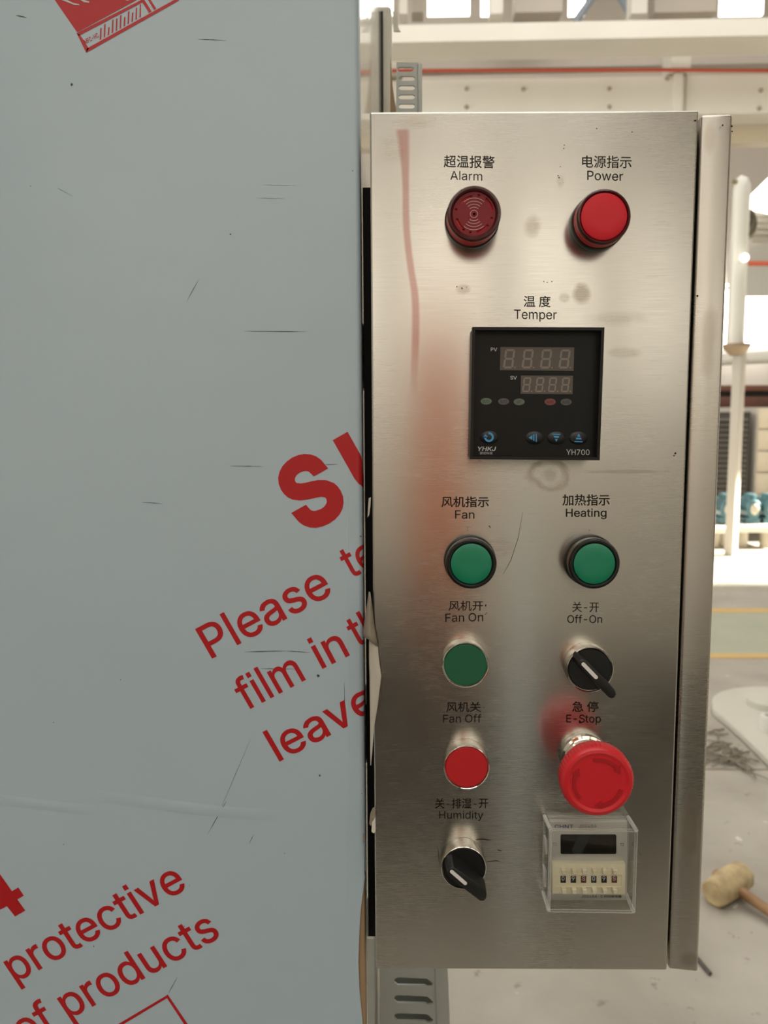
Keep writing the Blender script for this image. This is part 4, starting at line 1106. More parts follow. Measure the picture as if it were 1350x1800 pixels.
m_ink.node_tree.nodes['Principled BSDF'].inputs['Specular IOR Level'].default_value = 0.2

zb = P(715, 1705).z
boxr = thing('control_box', 'upright brushed stainless steel control box with printed door beside the cabinet', 'control box', (0.07, 0.08, zb))
Dc = [P(650, 196.5), P(1228.5, 194), P(1172.5, 1706), P(660, 1703.5)]
bm = bmesh.new()
prism(bm, [Dc[0], Dc[1], Dc[2], Dc[3]], (0, 0.016, 0), 0.0011, 3)
door = obj('door', bm, m_door, boxr, True)
Sc = [P(1235, 199), P(1290.5, 198), P(1229, 1712.5), P(1177, 1707)]
Sc = [p + Vector((0, 0.0015, 0)) for p in Sc]
bm = bmesh.new()
prism(bm, Sc, (0, 0.03, 0), 0.0016, 3)
obj('frame_strip', bm, m_strip, boxr, True)
# black sheet as shade in the gap behind door and strip, then the body
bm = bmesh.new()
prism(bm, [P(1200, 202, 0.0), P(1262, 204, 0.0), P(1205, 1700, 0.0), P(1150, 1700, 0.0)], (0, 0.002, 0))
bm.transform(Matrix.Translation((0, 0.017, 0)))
obj('gap_shade_sheet', bm, m_black, boxr, True)
bm = bmesh.new()
q = [Vector((p.x, 0.0, p.z)) for p in (Dc[0], Sc[1], Sc[2], Dc[3])]
ins = [Vector((0.0006, 0.018, -0.002)), Vector((-0.002, 0.018, -0.002)), Vector((-0.002, 0.018, 0.002)), Vector((0.0006, 0.018, 0.002))]
prism(bm, [a + b for a, b in zip(q, ins)], (0, 0.13, 0), 0.001, 1)
obj('body', bm, m_body, boxr, True)
obj('gap_shade_strip', BX((XC + 0.0006, 0.030, P(650, 1702).z), (q[3].x + 0.0003, 0.040, P(650, 300).z)), m_black, boxr, True)  # black bar standing in for the shade between box and cabinet
for zz in (0.25, 0.75):
    z = q[3].z + (q[0].z - q[3].z) * zz
    obj('mounting_bracket', BX((XC + 0.0006, 0.06, z - 0.02), (q[3].x + 0.0012, 0.10, z + 0.02)), m_body, boxr, True)

TXT = [  # text, ink box left, top, right, bottom, drop over its width, bold
    ('超温报警', 780, 272.5, 869.6, 294.3, 1.6, 5), ('Alarm', 791.5, 300, 847.8, 316, 1.6, 0),
    ('电源指示', 1023.4, 273, 1110.4, 294.6, 1.2, 3), ('Power', 1032.4, 300, 1095.4, 316.4, 1.6, 2),
    ('温 度', 920.4, 519.6, 968, 539.6, 0.4, 6), ('Temper', 903.8, 544, 978.8, 564.8, 1.0, 3),
    ('风机指示', 775.7, 872.6, 859.4, 891.6, 0.2, 10), ('Fan', 800, 897, 834, 911.8, 0.2, 4),
    ('加热指示', 988.7, 868.9, 1072, 888.9, 0, 9), ('Heating', 994.7, 894, 1066.3, 912.6, 0, 9),
    ('风机开', 788.7, 1055.9, 849.3, 1073.6, 0, 4), ('Fan On', 782.8, 1078.4, 849.3, 1093.3, -1, 3),
    ('关-开', 1006, 1058, 1053, 1076, 0.2, 2), ('Off-On', 997.3, 1081, 1058.4, 1095.3, 0, 3),
    ('风机关', 784.4, 1234, 845.3, 1251.6, 0, 6), ('Fan Off', 778.7, 1256, 846, 1270.6, -0.5, 1),
    ('急 停', 1005.8, 1232.9, 1052, 1251.5, 0, 8), ('E-Stop', 995.4, 1256, 1056.4, 1273.8, 0.4, 6),
    ('关-排湿-开', 764.7, 1403.4, 858.2, 1421.6, -0.6, 5), ('Humidity', 772, 1425.8, 849.6, 1442.8, 0, 1),
]
for t, x0, y0, x1, y1, dr, bd in TXT:
    me = text_quad(t, P(x0, y0, -0.0001), P(x1, y0 + dr, -0.0001), P(x0, y1, -0.0001), bd)
    o = obj('lettering', me, m_ink, door, False, 0)
    o.data.transform(wm(boxr).inverted())
# specks, print bleeds and hairline scratches on the door
bm = bmesh.new()
for x, y, r in ((853.8, 1064.2, 2.0), (853, 1080, 1.0), (848.5, 1082, 1.4), (855, 1078, 0.8), (1019, 1269, 2.2), (1021, 1270.5, 1.8), (991, 261, 1.2), (992, 255, 0.9), (985, 293, 1.0), (983, 312, 1.4), (981, 309, 1.2), (1222, 212, 2.2), (1111, 232, 1.2), (1049, 226, 1.2), (822, 928, 1.0), (822, 932, 0.8), (860, 925, 1.4), (862, 927, 1.2),
                (1036, 932, 1.0), (803, 504, 1.4), (812, 507, 1.6), (820, 505, 1.0), (956, 495, 1.1), (962, 496, 0.9), (970, 495, 1.2), (1187, 797, 2.2), (1185, 801, 1.5), (850, 1244, 0.9), (1270, 220, 2.0), (1286, 222, 2.4), (1287, 231, 2.0), (1226, 520, 2.4)):
    vs = [bm.verts.new(P(x + r * random.uniform(0.5, 1.1) * math.cos(t), y + r * random.uniform(0.5, 1.2) * math.sin(t), -0.00012)) for t in [i * math.pi / 4 for i in range(8)]]
    bm.faces.new(list(reversed(vs)))


def hair(bm, pts, w, Y=-0.00012):
    up_, lo_ = [], []
    n = len(pts)
    for i, (x, y) in enumerate(pts):
        a, b = pts[max(0, i - 1)], pts[min(n - 1, i + 1)]
        dx, dy = b[0] - a[0], b[1] - a[1]
        L = math.hypot(dx, dy)
        ww = w * (0.35 if i in (0, n - 1) else 1)
        up_.append(bm.verts.new(P(x - dy / L * ww, y + dx / L * ww, Y)))
        lo_.append(bm.verts.new(P(x + dy / L * ww, y - dx / L * ww, Y)))
    for i in range(n - 1):
        bm.faces.new((up_[i], up_[i + 1], lo_[i + 1], lo_[i]))


hair(bm, [(836, 1476.5), (843, 1475), (850, 1475), (857, 1476.5), (864, 1476.6)], 0.7)
hair(bm, [(856, 1515.5), (864, 1514), (872, 1513), (880, 1515)], 0.6)
hair(bm, [(874, 1494), (878, 1495), (882, 1496)], 0.9)
hair(bm, [(769.5, 1488), (771, 1505), (773, 1522)], 0.5)
hair(bm, [(919, 900), (911, 945), (898, 985), (884, 1010)], 0.35)
hair(bm, [(1122, 1496), (1127, 1503)], 0.6)
o = obj('speck_pattern', bm, m_ink, door, False, 0)
o.data.transform(wm(boxr).inverted())

# ------------------------------------------------------------------ devices on the door; local z points out of the door
RX = (math.pi / 2, 0, 0)
m_chrome = mat('polished_chrome', (218, 214, 206), 0.08, metal=1.0)
m_blackp = mat('black_plastic', (16, 16, 15), 0.35)
m_satin = mat('satin_black_plastic', (24, 24, 23), 0.42)
m_lensr = mat('bright_red_lens', (206, 28, 42), 0.4, spec=0.3)
m_redbody = mat('clear_red_plastic', (186, 20, 32), 0.4, spec=0.2)
m_maroon = mat('dark_maroon_rim', (70, 18, 20), 0.2, coat=0.15, spec=0.4)
m_alarm = mat('maroon_alarm_face', (124, 22, 30), 0.4, spec=0.3)
m_alarmin = mat('red_alarm_inside', (224, 16, 26), 0.4)
m_lensg = mat('green_lens', (8, 126, 90), 0.35, coat=0.1)
m_greenbody = mat('smoky_green_plastic', (18, 34, 27), 0.2, coat=0.2, spec=0.4)
m_greenrim = mat('black_green_rim', (10, 13, 12), 0.2, coat=0.2, spec=0.4)
m_btng = mat('green_button', (24, 92, 62), 0.42)
m_btnr = mat('red_button', (190, 28, 32), 0.42)
m_estop = mat('emergency_red', (204, 30, 40), 0.38)
m_whitem = mat('white_inlay', (222, 220, 214), 0.4)
m_arcw = mat('pale_print', (206, 168, 164), 0.5)


def device(name, label, cat, px, py, h, group=None):
    p = P(px, py, -h)
    return thing(name, label, cat, (p.x, 0.0, p.z), RX, group)


# alarm buzzer
d = device('alarm_buzzer', 'dark red round buzzer with slots and sound wave rings under the Alarm lettering', 'buzzer', 833.6, 374.7, 0.0175)
obj('base_ring', LT([(0, 0.0001), (.0146, 0.0001), (.0146, .0045), (.0139, .0056), (0, .0056)]), m_blackp, d)
obj('cap_body', LT([(0, .0056), (.0139, .0056), (.0139, .0108), (.01365, .0111), (.01365, .0115), (.0140, .0118), (.0140, .0152), (.0137, .0152), (.0116, .0152), (0, .0128)]), m_redbody, d)
obj('rim', LT([(.0140, .0156), (.0140, .0166), (.0134, .0177), (.0124, .0178), (.0117, .0172), (.0111, .0160), (.0111, .0156), (.0140, .0156)]), m_maroon, d)
obj('inner_wall', LT([(.0118, .0172), (.0112, .01585), (.0107, .01562), (.0107, .0153), (.0118, .0153)]), m_alarmin, d)
obj('inner_bowl', LT([(0, .0131), (.0106, .0133), (.0111, .0150), (.0105, .0149), (0, .0134)]), m_alarmin, d)
holes = [arcband(.0081, .0094, 97, 142), arcband(.0090, .0103, 9, 52), arcband(.0086, .0099, -80, -37), arcband(.0085, .0098, 194, 231)]
for a in (166, -14, 259, 75, 236):
    r = .0095
    holes.append(ell(r * math.cos(math.radians(a)), r * math.sin(math.radians(a)), .0007, None, 14))
holes.append(ell(.0001, -.0001, .0008, None, 16))
obj('sound_plate', flat([ell(0, 0, .0113, None, 64)] + holes, .0155, .0004), m_alarm, d, smooth=0)
wv = [ell(0, 0, .0020, None, 28), ell(0, 0, .00176, None, 28)]
for r in (.0034, .0049, .0064, .0080):
    wv.append(arcband(r - .00013, r + .00013, 50, 130))
    wv.append(arcband(r - .00013, r + .00013, 230, 310))
obj('wave_print', flat(wv, .01598, .00002), m_arcw, d, smooth=0)


def pilot(px, py, h, label, mb, mr, ml, red):
    d = device('indicator_lamp', label, 'indicator lamp', px, py, h, None)
    obj('base_ring', LT([(0, 0.0001), (.0146, 0.0001), (.0146, h * .3), (.0140, h * .38), (0, h * .38)]), m_blackp, d)
    obj('lens_body', LT([(0, h * .38), (.0139, h * .38), (.0139, h * .60), (.01365, h * .62), (.01365, h * .645), (.01405, h * .67), (.01405, h * .84), (0, h * .84)]), mb, d)
    ri = .0121 if red else .0114
    obj('rim', LT([(.01405, h * .82), (.01405, h * .90), (.0135, h * .985), (.0128, h), (ri + .0005, h * .985), (ri, h * .93), (ri, h * .82), (.01405, h * .82)]), mr, d)
    obj('lens', LT([(0, h * .995), (ri * .5, h * .993), (ri * .88, h * .985), (ri * .985, h * .955), (ri * .985, h * .84), (0, h * .84)]), ml, d)
    return d


pilot(1062.3, 380, .0155, 'glossy red round indicator lamp under the Power lettering', m_redbody, m_maroon, m_lensr, True)
pilot(828.6, 991.4, .0135, 'round green indicator lamp in black ring under the Fan lettering', m_greenbody, m_greenrim, m_lensg, False)
pilot(1045.3, 991.4, .0135, 'round green indicator lamp in black ring under the Heating lettering', m_greenbody, m_greenrim, m_lensg, False)


def bezel(d, h=.0098):
    obj('bezel', LT([(0, .0001), (.0133, .0001), (.0133, h - .0008), (.01305, h - .0002), (.0127, h), (.01245, h - .0003), (.0124, h - .0016), (0, h - .0016)]), m_chrome, d)


for px, py, lb, m in ((818.4, 1169.6, 'flat green push button in chrome bezel under the Fan On lettering', m_btng),
                      (820.3, 1349.6, 'flat red push button in chrome bezel under the Fan Off lettering', m_btnr)):
    d = device('push_button', lb, 'push button', px, py, .0098)
    bezel(d)
    obj('button_cap', LT([(0, .0094), (.0116, .0094), (.01215, .0089), (.0122, .0070), (0, .0070)]), m, d)


def selector(px, py, label, hh, top, bot, mk):
    """top, bot: handle outlines in pixels at the crown (height hh) and at the disc; mk: marker end points"""
    d = device('selector_switch', label, 'selector switch', px, py, .0098)
    bezel(d)
    obj('turning_disc', LT([(0, .0092), (.0116, .0092), (.0122, .0086), (.0122, .0070), (0, .0070)]), m_blackp, d)
    inv = wm(d).inverted()
    T = [P(x, y, -hh) for x, y in top]
    B = [P(x, y, -.0090) for x, y in bot]
    bm = bmesh.new()
    tv, bv = [bm.verts.new(p) for p in T], [bm.verts.new(p) for p in B]
    fs = [bm.faces.new(tv), bm.faces.new(list(reversed(bv)))]
    n = len(tv)
    for i in range(n):
        fs.append(bm.faces.new((tv[i], bv[i], bv[(i + 1) % n], tv[(i + 1) % n])))
    bmesh.ops.recalc_face_normals(bm, faces=fs)
    bmesh.ops.bevel(bm, geom=[e for e in bm.edges if e.verts[0] in tv and e.verts[1] in tv], offset=.0005, segments=2, affect='EDGES', profile=.5)
    h_ = obj('handle', bm, m_satin, d, True, 40)
    A, B_ = P(*mk[0], -hh - .0001), P(*mk[1], -hh - .0001)
    u = (B_ - A).normalized()
    v = Vector((-u.z, 0, u.x))
    w = .00105
    pts = []
    for c, s in ((A, -1), (B_, 1)):
        for k in range(9):
            t = math.pi * k / 8 - math.pi / 2
            pts.append(c + u * (s * w * math.cos(t)) + v * (s * w * math.sin(t)))
    o = obj('pointer_mark', prism(bmesh.new(), pts, (0, .0004, 0)), m_whitem, h_, False, 0)
    o.data.transform(inv)


cA = crop(950, 1040, 7.5)
selector(1037.6, 1177.6, 'black selector knob with white pointer mark under the Off-On lettering', .0165,
         cA([(500, 930), (545, 893), (610, 905), (905, 1205), (985, 1300), (1000, 1355), (975, 1400), (935, 1410), (895, 1390), (705, 1190), (520, 985)]),
         cA([(415, 835), (455, 785), (510, 795), (885, 1190), (945, 1265), (962, 1315), (940, 1355), (905, 1365), (865, 1345), (670, 1165), (425, 905)]),
         (cA([(566, 957)])[0], cA([(733, 1130)])[0]))
cB = crop(740, 1390, 7.5)
selector(815.2, 1526.2, 'black selector knob with white pointer mark under the Humidity lettering', .0195,
         cB([(345, 1080), (375, 1025), (430, 1010), (610, 1130), (850, 1310), (868, 1365), (862, 1420), (830, 1455), (780, 1455), (560, 1290), (400, 1170)]),
         cB([(308, 905), (335, 840), (400, 815), (600, 965), (825, 1150), (845, 1215), (838, 1265), (805, 1300), (755, 1300), (530, 1150), (345, 1010)]),
         (cB([(406, 1067)])[0], cB([(583, 1221)])[0]))

# emergency stop
d = device('emergency_stop_button', 'large red mushroom emergency stop button with rotation arrows above the timer', 'emergency stop', 1048.3, 1370, .0315)
obj('base_collar', LT([(0, .0001), (.0142, .0001), (.0142, .0035), (.0136, .005), (.0122, .0056), (.0122, .0072), (.0112, .0078), (0, .0078)]), m_chrome, d)
obj('neck', LT([(0, .0078), (.0104, .0078), (.0100, .0135), (.0118, .0175), (0, .0175)]), m_estop, d)
NK = 180
obj('mushroom_head', LT([(0, .0160), (.0112, .0160), (.0136, .0187), (.0172, .0230), (.0192, .0255), (.0196, .0267), (.0196, .0330), (.0191, .0343), (.0181, .0353), (.0166, .0357), (.0157, .0354), (.0150, .0351), (0, .0351)], NK,
                        lambda r, z, k: r + (.00022 if k % 3 == 0 else 0) if r > .0185 and .025 < z < .034 else r), m_estop, d, smooth=22)


def arrow(a0, a1):
    r, w, hw, hl = .0128, .0009, .0022, 17
    e = math.radians(a1)
    b = arcband(r - w, r + w, a0, a1, 14)
    n = 15
    outer, inner = b[:n], b[n:]
    s = -1 if a1 < a0 else 1
    t = math.radians(a1 + s * hl)
    tip = (r * math.cos(t), r * math.sin(t))
    return outer + [((r + hw) * math.cos(e), (r + hw) * math.sin(e)), tip, ((r - hw) * math.cos(e), (r - hw) * math.sin(e))] + inner


for a0, a1 in ((103, 40), (-17, -80), (223, 160)):
    obj('raised_arrow', flat([arrow(a0, a1)], .0352, .0005), mat('emergency_arrow_red', (170, 22, 30), .4), d, smooth=0)

# temperature controller
YC = -0.014
q = crop(800, 500, 4.821)
fc4 = [P(*p, YC) for p in q([(140, 370), (1247, 373), (1207, 1487), (120, 1478)])]
cc = sum(fc4, Vector()) / 4
d = thing('temperature_controller', 'square black digital temperature controller with two unlit displays in the middle of the door', 'temperature controller', (cc.x, 0, cc.z), RX)
m_ctl = mat('black_controller_case', (22, 19, 17), 0.45, spec=0.3)
m_ctlf = mat('black_controller_face', (17, 18, 16), 0.4, spec=0.25)
m_disp = mat('smoky_display', (84, 75, 67), 0.35)
m_seg = mat('unlit_segment', (126, 117, 107), 0.45)
m_lite = mat('pale_controller_print', (196, 196, 192), 0.5)
m_key = mat('soft_black_key', (22, 22, 22), 0.5)
m_blue = mat('blue_key_print', (66, 150, 198), 0.5)


def grow(pts, k):
    c = sum(pts, Vector()) / len(pts)
    return [c + (p - c) * k for p in pts]


bm = bmesh.new()
prism(bm, [p + Vector((0, 0.0045, 0)) for p in grow(fc4, .992)], (0, -YC - .0046, 0), .0006, 1)
obj('case', bm, m_ctl, d, True)
fr_ = [[(p.x, p.z) for p in fc4], [(p.x, p.z) for p in grow(fc4, .955)]]
me = shapes(fr_, YC, .0048)
obj('front_frame', me, m_ctl, d, True, 0)
bm = bmesh.new()
prism(bm, [p + Vector((0, .0009, 0)) for p in grow(fc4, .96)], (0, .003, 0))
face = obj('face_plate', bm, m_ctlf, d, True)
YFc = YC + .0009
IV = wm(d).inverted()


def onface(name, polys, m, parent, dep=.0001, lift=.0):
    o = obj(name, shapes([pp(q(pl), YFc - lift) for pl in polys], YFc - lift, dep), m, parent, False, 0)
    o.data.transform(IV)
    return o


def seg8(x0, x1, y0, y1, t, sl):
    g_, out = t * .16, []
    ym = (y0 + y1) / 2

    def S(pts):
        out.append([(x + sl * (y1 - y) / (y1 - y0), y) for x, y in pts])
    h = t * .5
    for y in (y0 + h, ym, y1 - h):
        S([(x0 + g_ + h * .4, y), (x0 + g_ + h * 1.2, y - h), (x1 - g_ - h * 1.2, y - h), (x1 - g_ - h * .4, y), (x1 - g_ - h * 1.2, y + h), (x0 + g_ + h * 1.2, y + h)])
    for x in (x0 + h, x1 - h):
        for ya, yb in ((y0, ym), (ym, y1)):
            a, b = ya + h + g_, yb - h - g_
            if ya == y0:
                a = y0 + h * 1.2 + g_
            S([(x, a - h * .7), (x + h, a + h * .2), (x + h, b - h * .2), (x, b + h * .7), (x - h, b - h * .2), (x - h, a + h * .2)])
    return out


for name, rc, cells, t in (('process_display', [(384, 530), (1009, 534), (1003, 732), (380, 727)], [(404, 490, 548, 712), (562, 648, 549, 712), (717, 804, 550, 713), (874, 960, 551, 713)], 17),
                           ('set_display', [(558, 772), (998, 774), (995, 930), (555, 926)], [(566, 632, 787, 912), (676, 742, 787, 912), (785, 851, 787, 912), (894, 960, 788, 913)], 13)):
    dsp = onface(name, [rc], m_disp, d, .0002)
    dots = [ell(c[1] + 17, c[3] - 7, 7, None, 10) for c in cells]
    for c, dt in zip(cells, dots):
        onface('digit', seg8(c[0], c[1], c[2], c[3], t, (c[3] - c[2]) * .13) + [dt], m_seg, dsp, .00005, .0002)
for cx_, cy_, txt, rgb in ((263, 990, 'OUT1', (96, 112, 92)), (411, 992, 'OUT2', (82, 80, 76)), (542, 995, 'AT', (92, 104, 88)), (805, 995, 'ALM1', (124, 64, 60)), (940, 996, 'ALM2', (80, 78, 75))):
    o = onface('status_light', [ell(cx_, cy_, 47, 28, 24)], mat('status_light_' + txt.lower(), rgb, .4), d, .0003)
    k = 30 if len(txt) > 2 else 15
    me = text_quad(txt, *[P(*q([p])[0], YFc - .00035) for p in ((cx_ - k, cy_ - 11), (cx_ + k, cy_ - 11), (cx_ - k, cy_ + 12))], 6)
    t_ = obj('lettering', me, m_key, o, False, 0)
    t_.data.transform(IV)
for cx_, cy_, ic in ((290, 1297, 0), (673, 1300, 1), (860, 1302, 2), (1045, 1302, 3)):
    bm = bmesh.new()
    pts = [P(*p, YFc) for p in q(ell(cx_, cy_, 80, 56, 32))]
    top_ = [P(*p, YFc - .0011) for p in q(ell(cx_, cy_ + 2, 66, 42, 32))]
    a, b = [bm.verts.new(p) for p in pts], [bm.verts.new(p) for p in top_]
    fs = [bm.faces.new(b)] + [bm.faces.new((a[i], a[(i + 1) % 32], b[(i + 1) % 32], b[i])) for i in range(32)]
    bmesh.ops.recalc_face_normals(bm, faces=fs)
    key = obj('key', bm, m_key, d, True, 60)
    if ic == 0:
        ar = [(x, y) for x, y in arcband(23, 41, -268 + 180, -268 + 180 + 1, 1)]
        band_ = arcband(24, 41, -95, 190, 30, (287, 1294))
        pl = [[(x, y) for x, y in band_], [(243, 1306), (240, 1285), (257, 1268), (282, 1294), (275, 1304)]]
        pl = [arcband(24, 41, -98, 187, 30, (287, 1294)), [(240, 1292), (254, 1270), (275, 1288), (262, 1300), (248, 1300)]]
    elif ic == 1:
        pl = [[(622, 1298), (655, 1278), (655, 1318)], [(662, 1274), (672, 1268), (672, 1328), (662, 1322)], [(683, 1264), (692, 1264), (692, 1334), (683, 1334)]]
    elif ic == 2:
        pl = [[(822, 1266), (893, 1268), (891, 1276), (824, 1274)], [(833, 1284), (883, 1286), (877, 1300), (840, 1298)], [(846, 1308), (870, 1309), (857, 1334)]]
    else:
        pl = [[(1048, 1264), (1062, 1290), (1034, 1289)], [(1028, 1298), (1066, 1300), (1072, 1314), (1022, 1312)], [(1012, 1326), (1080, 1328), (1080, 1337), (1010, 1335)]]
    for s_ in pl:
        o = obj('key_symbol', shapes([pp(q(s_), YFc - .0012)], YFc - .0012, .00004), m_blue, key, False, 0)
        o.data.transform(IV)
for t, x0, y0, x1, y1, bd, sl in (('PV', 302, 535, 357, 565, 8, 0), ('SV', 468, 775, 523, 806, 8, 0), ('YH700', 943, 1398, 1139, 1445, 0, 0), ('YHKJ', 192, 1374, 348, 1411, 14, .22), ('源控科技', 208, 1418, 318, 1440, 0, 0)):
    me = text_quad(t, *[P(*q([p])[0], YFc - .00006) for p in ((x0, y0), (x1, y0 + 1), (x0, y1))], bd, 0, sl)
    o = obj('lettering', me, m_lite, d, False, 0)
    o.data.transform(IV)

# timer with thumbwheels under a clear hinged cover
q = crop(930, 1400, 6.43)
YT = -0.0045
tc4 = [P(*p, YT) for p in q([(232, 285), (1112, 285), (1108, 1175), (230, 1175)])]
cc = sum(tc4, Vector()) / 4
d = thing('timer_relay', 'square timer with cream thumbwheels under a clear plastic cover below the emergency stop', 'timer', (cc.x, 0, cc.z), RX)
IV = wm(d).inverted()
m_tface = mat('silver_timer_face', (196, 195, 188), 0.4, metal=0.3)
m_tbody = mat('grey_timer_rim', (112, 110, 104), 0.4)
m_ivory = mat('ivory_plastic', (226, 217, 188), 0.42)
m_tink = mat('timer_print', (40, 38, 36), 0.5)
m_tblue = mat('timer_blue_print', (58, 74, 118), 0.5)
m_wblack = mat('thumbwheel_black', (30, 28, 27), 0.4)
m_wred = mat('thumbwheel_red', (104, 40, 38), 0.4)
m_glass = mat('clear_cover_plastic', (246, 248, 246), 0.03)
nt = m_glass.node_tree
tr = nt.nodes.new('ShaderNodeBsdfTransparent')
tr.inputs['Color'].default_value = (.96, .965, .96, 1)
gl = nt.nodes.new('ShaderNodeBsdfGlossy')
gl.inputs['Roughness'].default_value = .04
fz = nt.nodes.new('ShaderNodeFresnel')
fz.inputs['IOR'].default_value = 1.46
mx = nt.nodes.new('ShaderNodeMixShader')
ge = nt.nodes.new('ShaderNodeNewGeometry')
iv = nt.nodes.new('ShaderNodeMath')
iv.operation = 'SUBTRACT'
iv.inputs[0].default_value = 1.0
nt.links.new(ge.outputs['Backfacing'], iv.inputs[1])
ml = nt.nodes.new('ShaderNodeMath')
ml.operation = 'MULTIPLY'
nt.links.new(fz.outputs[0], ml.inputs[0])
nt.links.new(iv.outputs[0], ml.inputs[1])
nt.links.new(ml.outputs[0], mx.inputs['Fac'])
nt.links.new(tr.outputs[0], mx.inputs[1])
nt.links.new(gl.outputs[0], mx.inputs[2])
nt.links.new(mx.outputs[0], nt.nodes['Material Output'].inputs['Surface'])
bm = bmesh.new()
prism(bm, [p for p in tc4], (0, -YT - .0001, 0), .0005, 2)
obj('face_plate', bm, m_tface, d, True)


def ont(name, polys, m, parent, Y, dep=.0001):
    o = obj(name, shapes([pp(q(pl), Y) for pl in polys], Y, dep), m, parent, False, 0)
    o.data.transform(IV)
    return o


ont('display_window', [rrect(355, 428, 985, 648, 18)], mat('dark_display_window', (30, 26, 20), .12), d, YT, .0003)
YW = -0.0085
bm = bmesh.new()
prism(bm, [P(*p, YW) for p in q([(262, 762), (1093, 766), (1090, 1110), (262, 1104)])], (0, YT - YW + .0003, 0), .0005, 2)
wheel = obj('thumbwheel_block', bm, m_ivory, d, True)
fr2 = [q([(300, 878), (1052, 880), (1050, 1026), (298, 1022)]), q([(306, 884), (1046, 886), (1044, 1020), (304, 1016)])]
o = obj('wheel_frame', shapes([pp(p, YW) for p in fr2], YW, .0003), m_ivory, wheel, False, 0)
o.data.transform(IV)
for k, (x, ch) in enumerate(zip((385, 500, 616, 731, 847, 963), '09S09S')):
    w_ = ont('digit_window', [[(x - 30, 898), (x + 30, 899), (x + 30, 974), (x - 30, 973)]], m_wred if ch == 'S' else m_wblack, wheel, YW, .0002)
    me = text_quad(ch, *[P(*q([p])[0], YW - .00025) for p in ((x - 18, 902), (x + 16, 902), (x - 18, 952))], 14)
    o = obj('lettering', me, m_lite, w_, False, 0)
    o.data.transform(IV)
    for y in (850, 1072):
        bm = bmesh.new()
        xx = x + 2
        prism(bm, [P(*p, YW - .0028) for p in q([(xx - 14, y - 18), (xx + 36, y - 18), (xx + 38, y + 36), (xx - 10, y + 36)])], (0, .0030, 0), .0003, 1)
        obj('push_key', bm, m_ivory, wheel, False).data.transform(IV)
for t, x0, y0, x1, y1, m, bd in (('T1', 270, 522, 315, 556, m_tbody, 2), ('T2', 1028, 526, 1072, 562, m_tink, 4), ('JSS48A-S', 590, 1116, 832, 1146, m_tink, 12), ('时间继电器', 846, 1116, 1046, 1146, m_tink, 14), ('CHNT', 288, 318, 500, 362, m_tblue, 10), ('JSS48A', 560, 316, 765, 356, m_tbody, 0)):
    me = text_quad(t, *[P(*q([p])[0], YT - .00012) for p in ((x0, y0), (x1, y0), (x0, y1))], bd)
    o = obj('lettering', me, m, d, False, 0)
    o.data.transform(IV)
# cover: open-backed clear shell
YK = -0.0185
front = [P(*p, YK) for p in q([(222, 372), (1222, 374), (1204, 1318), (222, 1312)])]
back = [P(*p, -0.0003) for p in q([(165, 215), (1112, 215), (1106, 1092), (150, 1082)])]
cx0 = sum((p.x for p in front + back)) / 8
bm = bmesh.new()


def ringv(c4, k, Y, rr):
    g_ = grow(c4, k)
    xs0, xs1 = (g_[0].x + g_[3].x) / 2, (g_[1].x + g_[2].x) / 2
    z0_, z1_ = (g_[2].z + g_[3].z) / 2, (g_[0].z + g_[1].z) / 2
    return [bm.verts.new((x, Y, z)) for x, z in rrect(xs0, z0_, xs1, z1_, rr, 4)]


rings = [ringv(back, 1.0, -.0003, .0022), ringv(front, 1.0, YK + .0014, .0022), ringv(front, .985, YK + .0003, .0022), ringv(front, .955, YK, .0016)]
inner = [ringv(front, .94, YK + .0013, .0014), ringv(back, .945, -.0003, .0016)]
n = len(rings[0])
for a, b in zip(rings, rings[1:]):
    for k in range(n):
        bm.faces.new((a[k], a[(k + 1) % n], b[(k + 1) % n], b[k]))
bm.faces.new(rings[-1])
bm.faces.new(list(reversed(inner[0])))
for k in range(n):
    bm.faces.new((inner[0][k], inner[0][(k + 1) % n], inner[1][(k + 1) % n], inner[1][k]))
    bm.faces.new((inner[1][k], inner[1][(k + 1) % n], rings[0][(k + 1) % n], rings[0][k]))
bmesh.ops.recalc_face_normals(bm, faces=bm.faces[:])
cover = obj('clear_cover', bm, m_glass, d, True, 40)
# thick moulded edges of the cover
m_edge = mat('clear_edge_plastic', (232, 234, 230), 0.08, coat=0.5)
nt = m_edge.node_tree
tr = nt.nodes.new('ShaderNodeBsdfTransparent')
mx = nt.nodes.new('ShaderNodeMixShader')
lw = nt.nodes.new('ShaderNodeLayerWeight')
lw.inputs['Blend'].default_value = .35
nt.links.new(lw.outputs['Facing'], mx.inputs['Fac'])
nt.links.new(tr.outputs[0], mx.inputs[1])
nt.links.new(nt.nodes['Principled BSDF'].outputs[0], mx.inputs[2])
nt.links.new(mx.outputs[0], nt.nodes['Material Output'].inputs['Surface'])


def rect4(c4, k, Y):
    g_ = grow(c4, k)
    x0_, x1_ = (g_[0].x + g_[3].x) / 2, (g_[1].x + g_[2].x) / 2
    z0_, z1_ = (g_[2].z + g_[3].z) / 2, (g_[0].z + g_[1].z) / 2
    return [Vector((x0_, Y, z1_)), Vector((x1_, Y, z1_)), Vector((x1_, Y, z0_)), Vector((x0_, Y, z0_))]


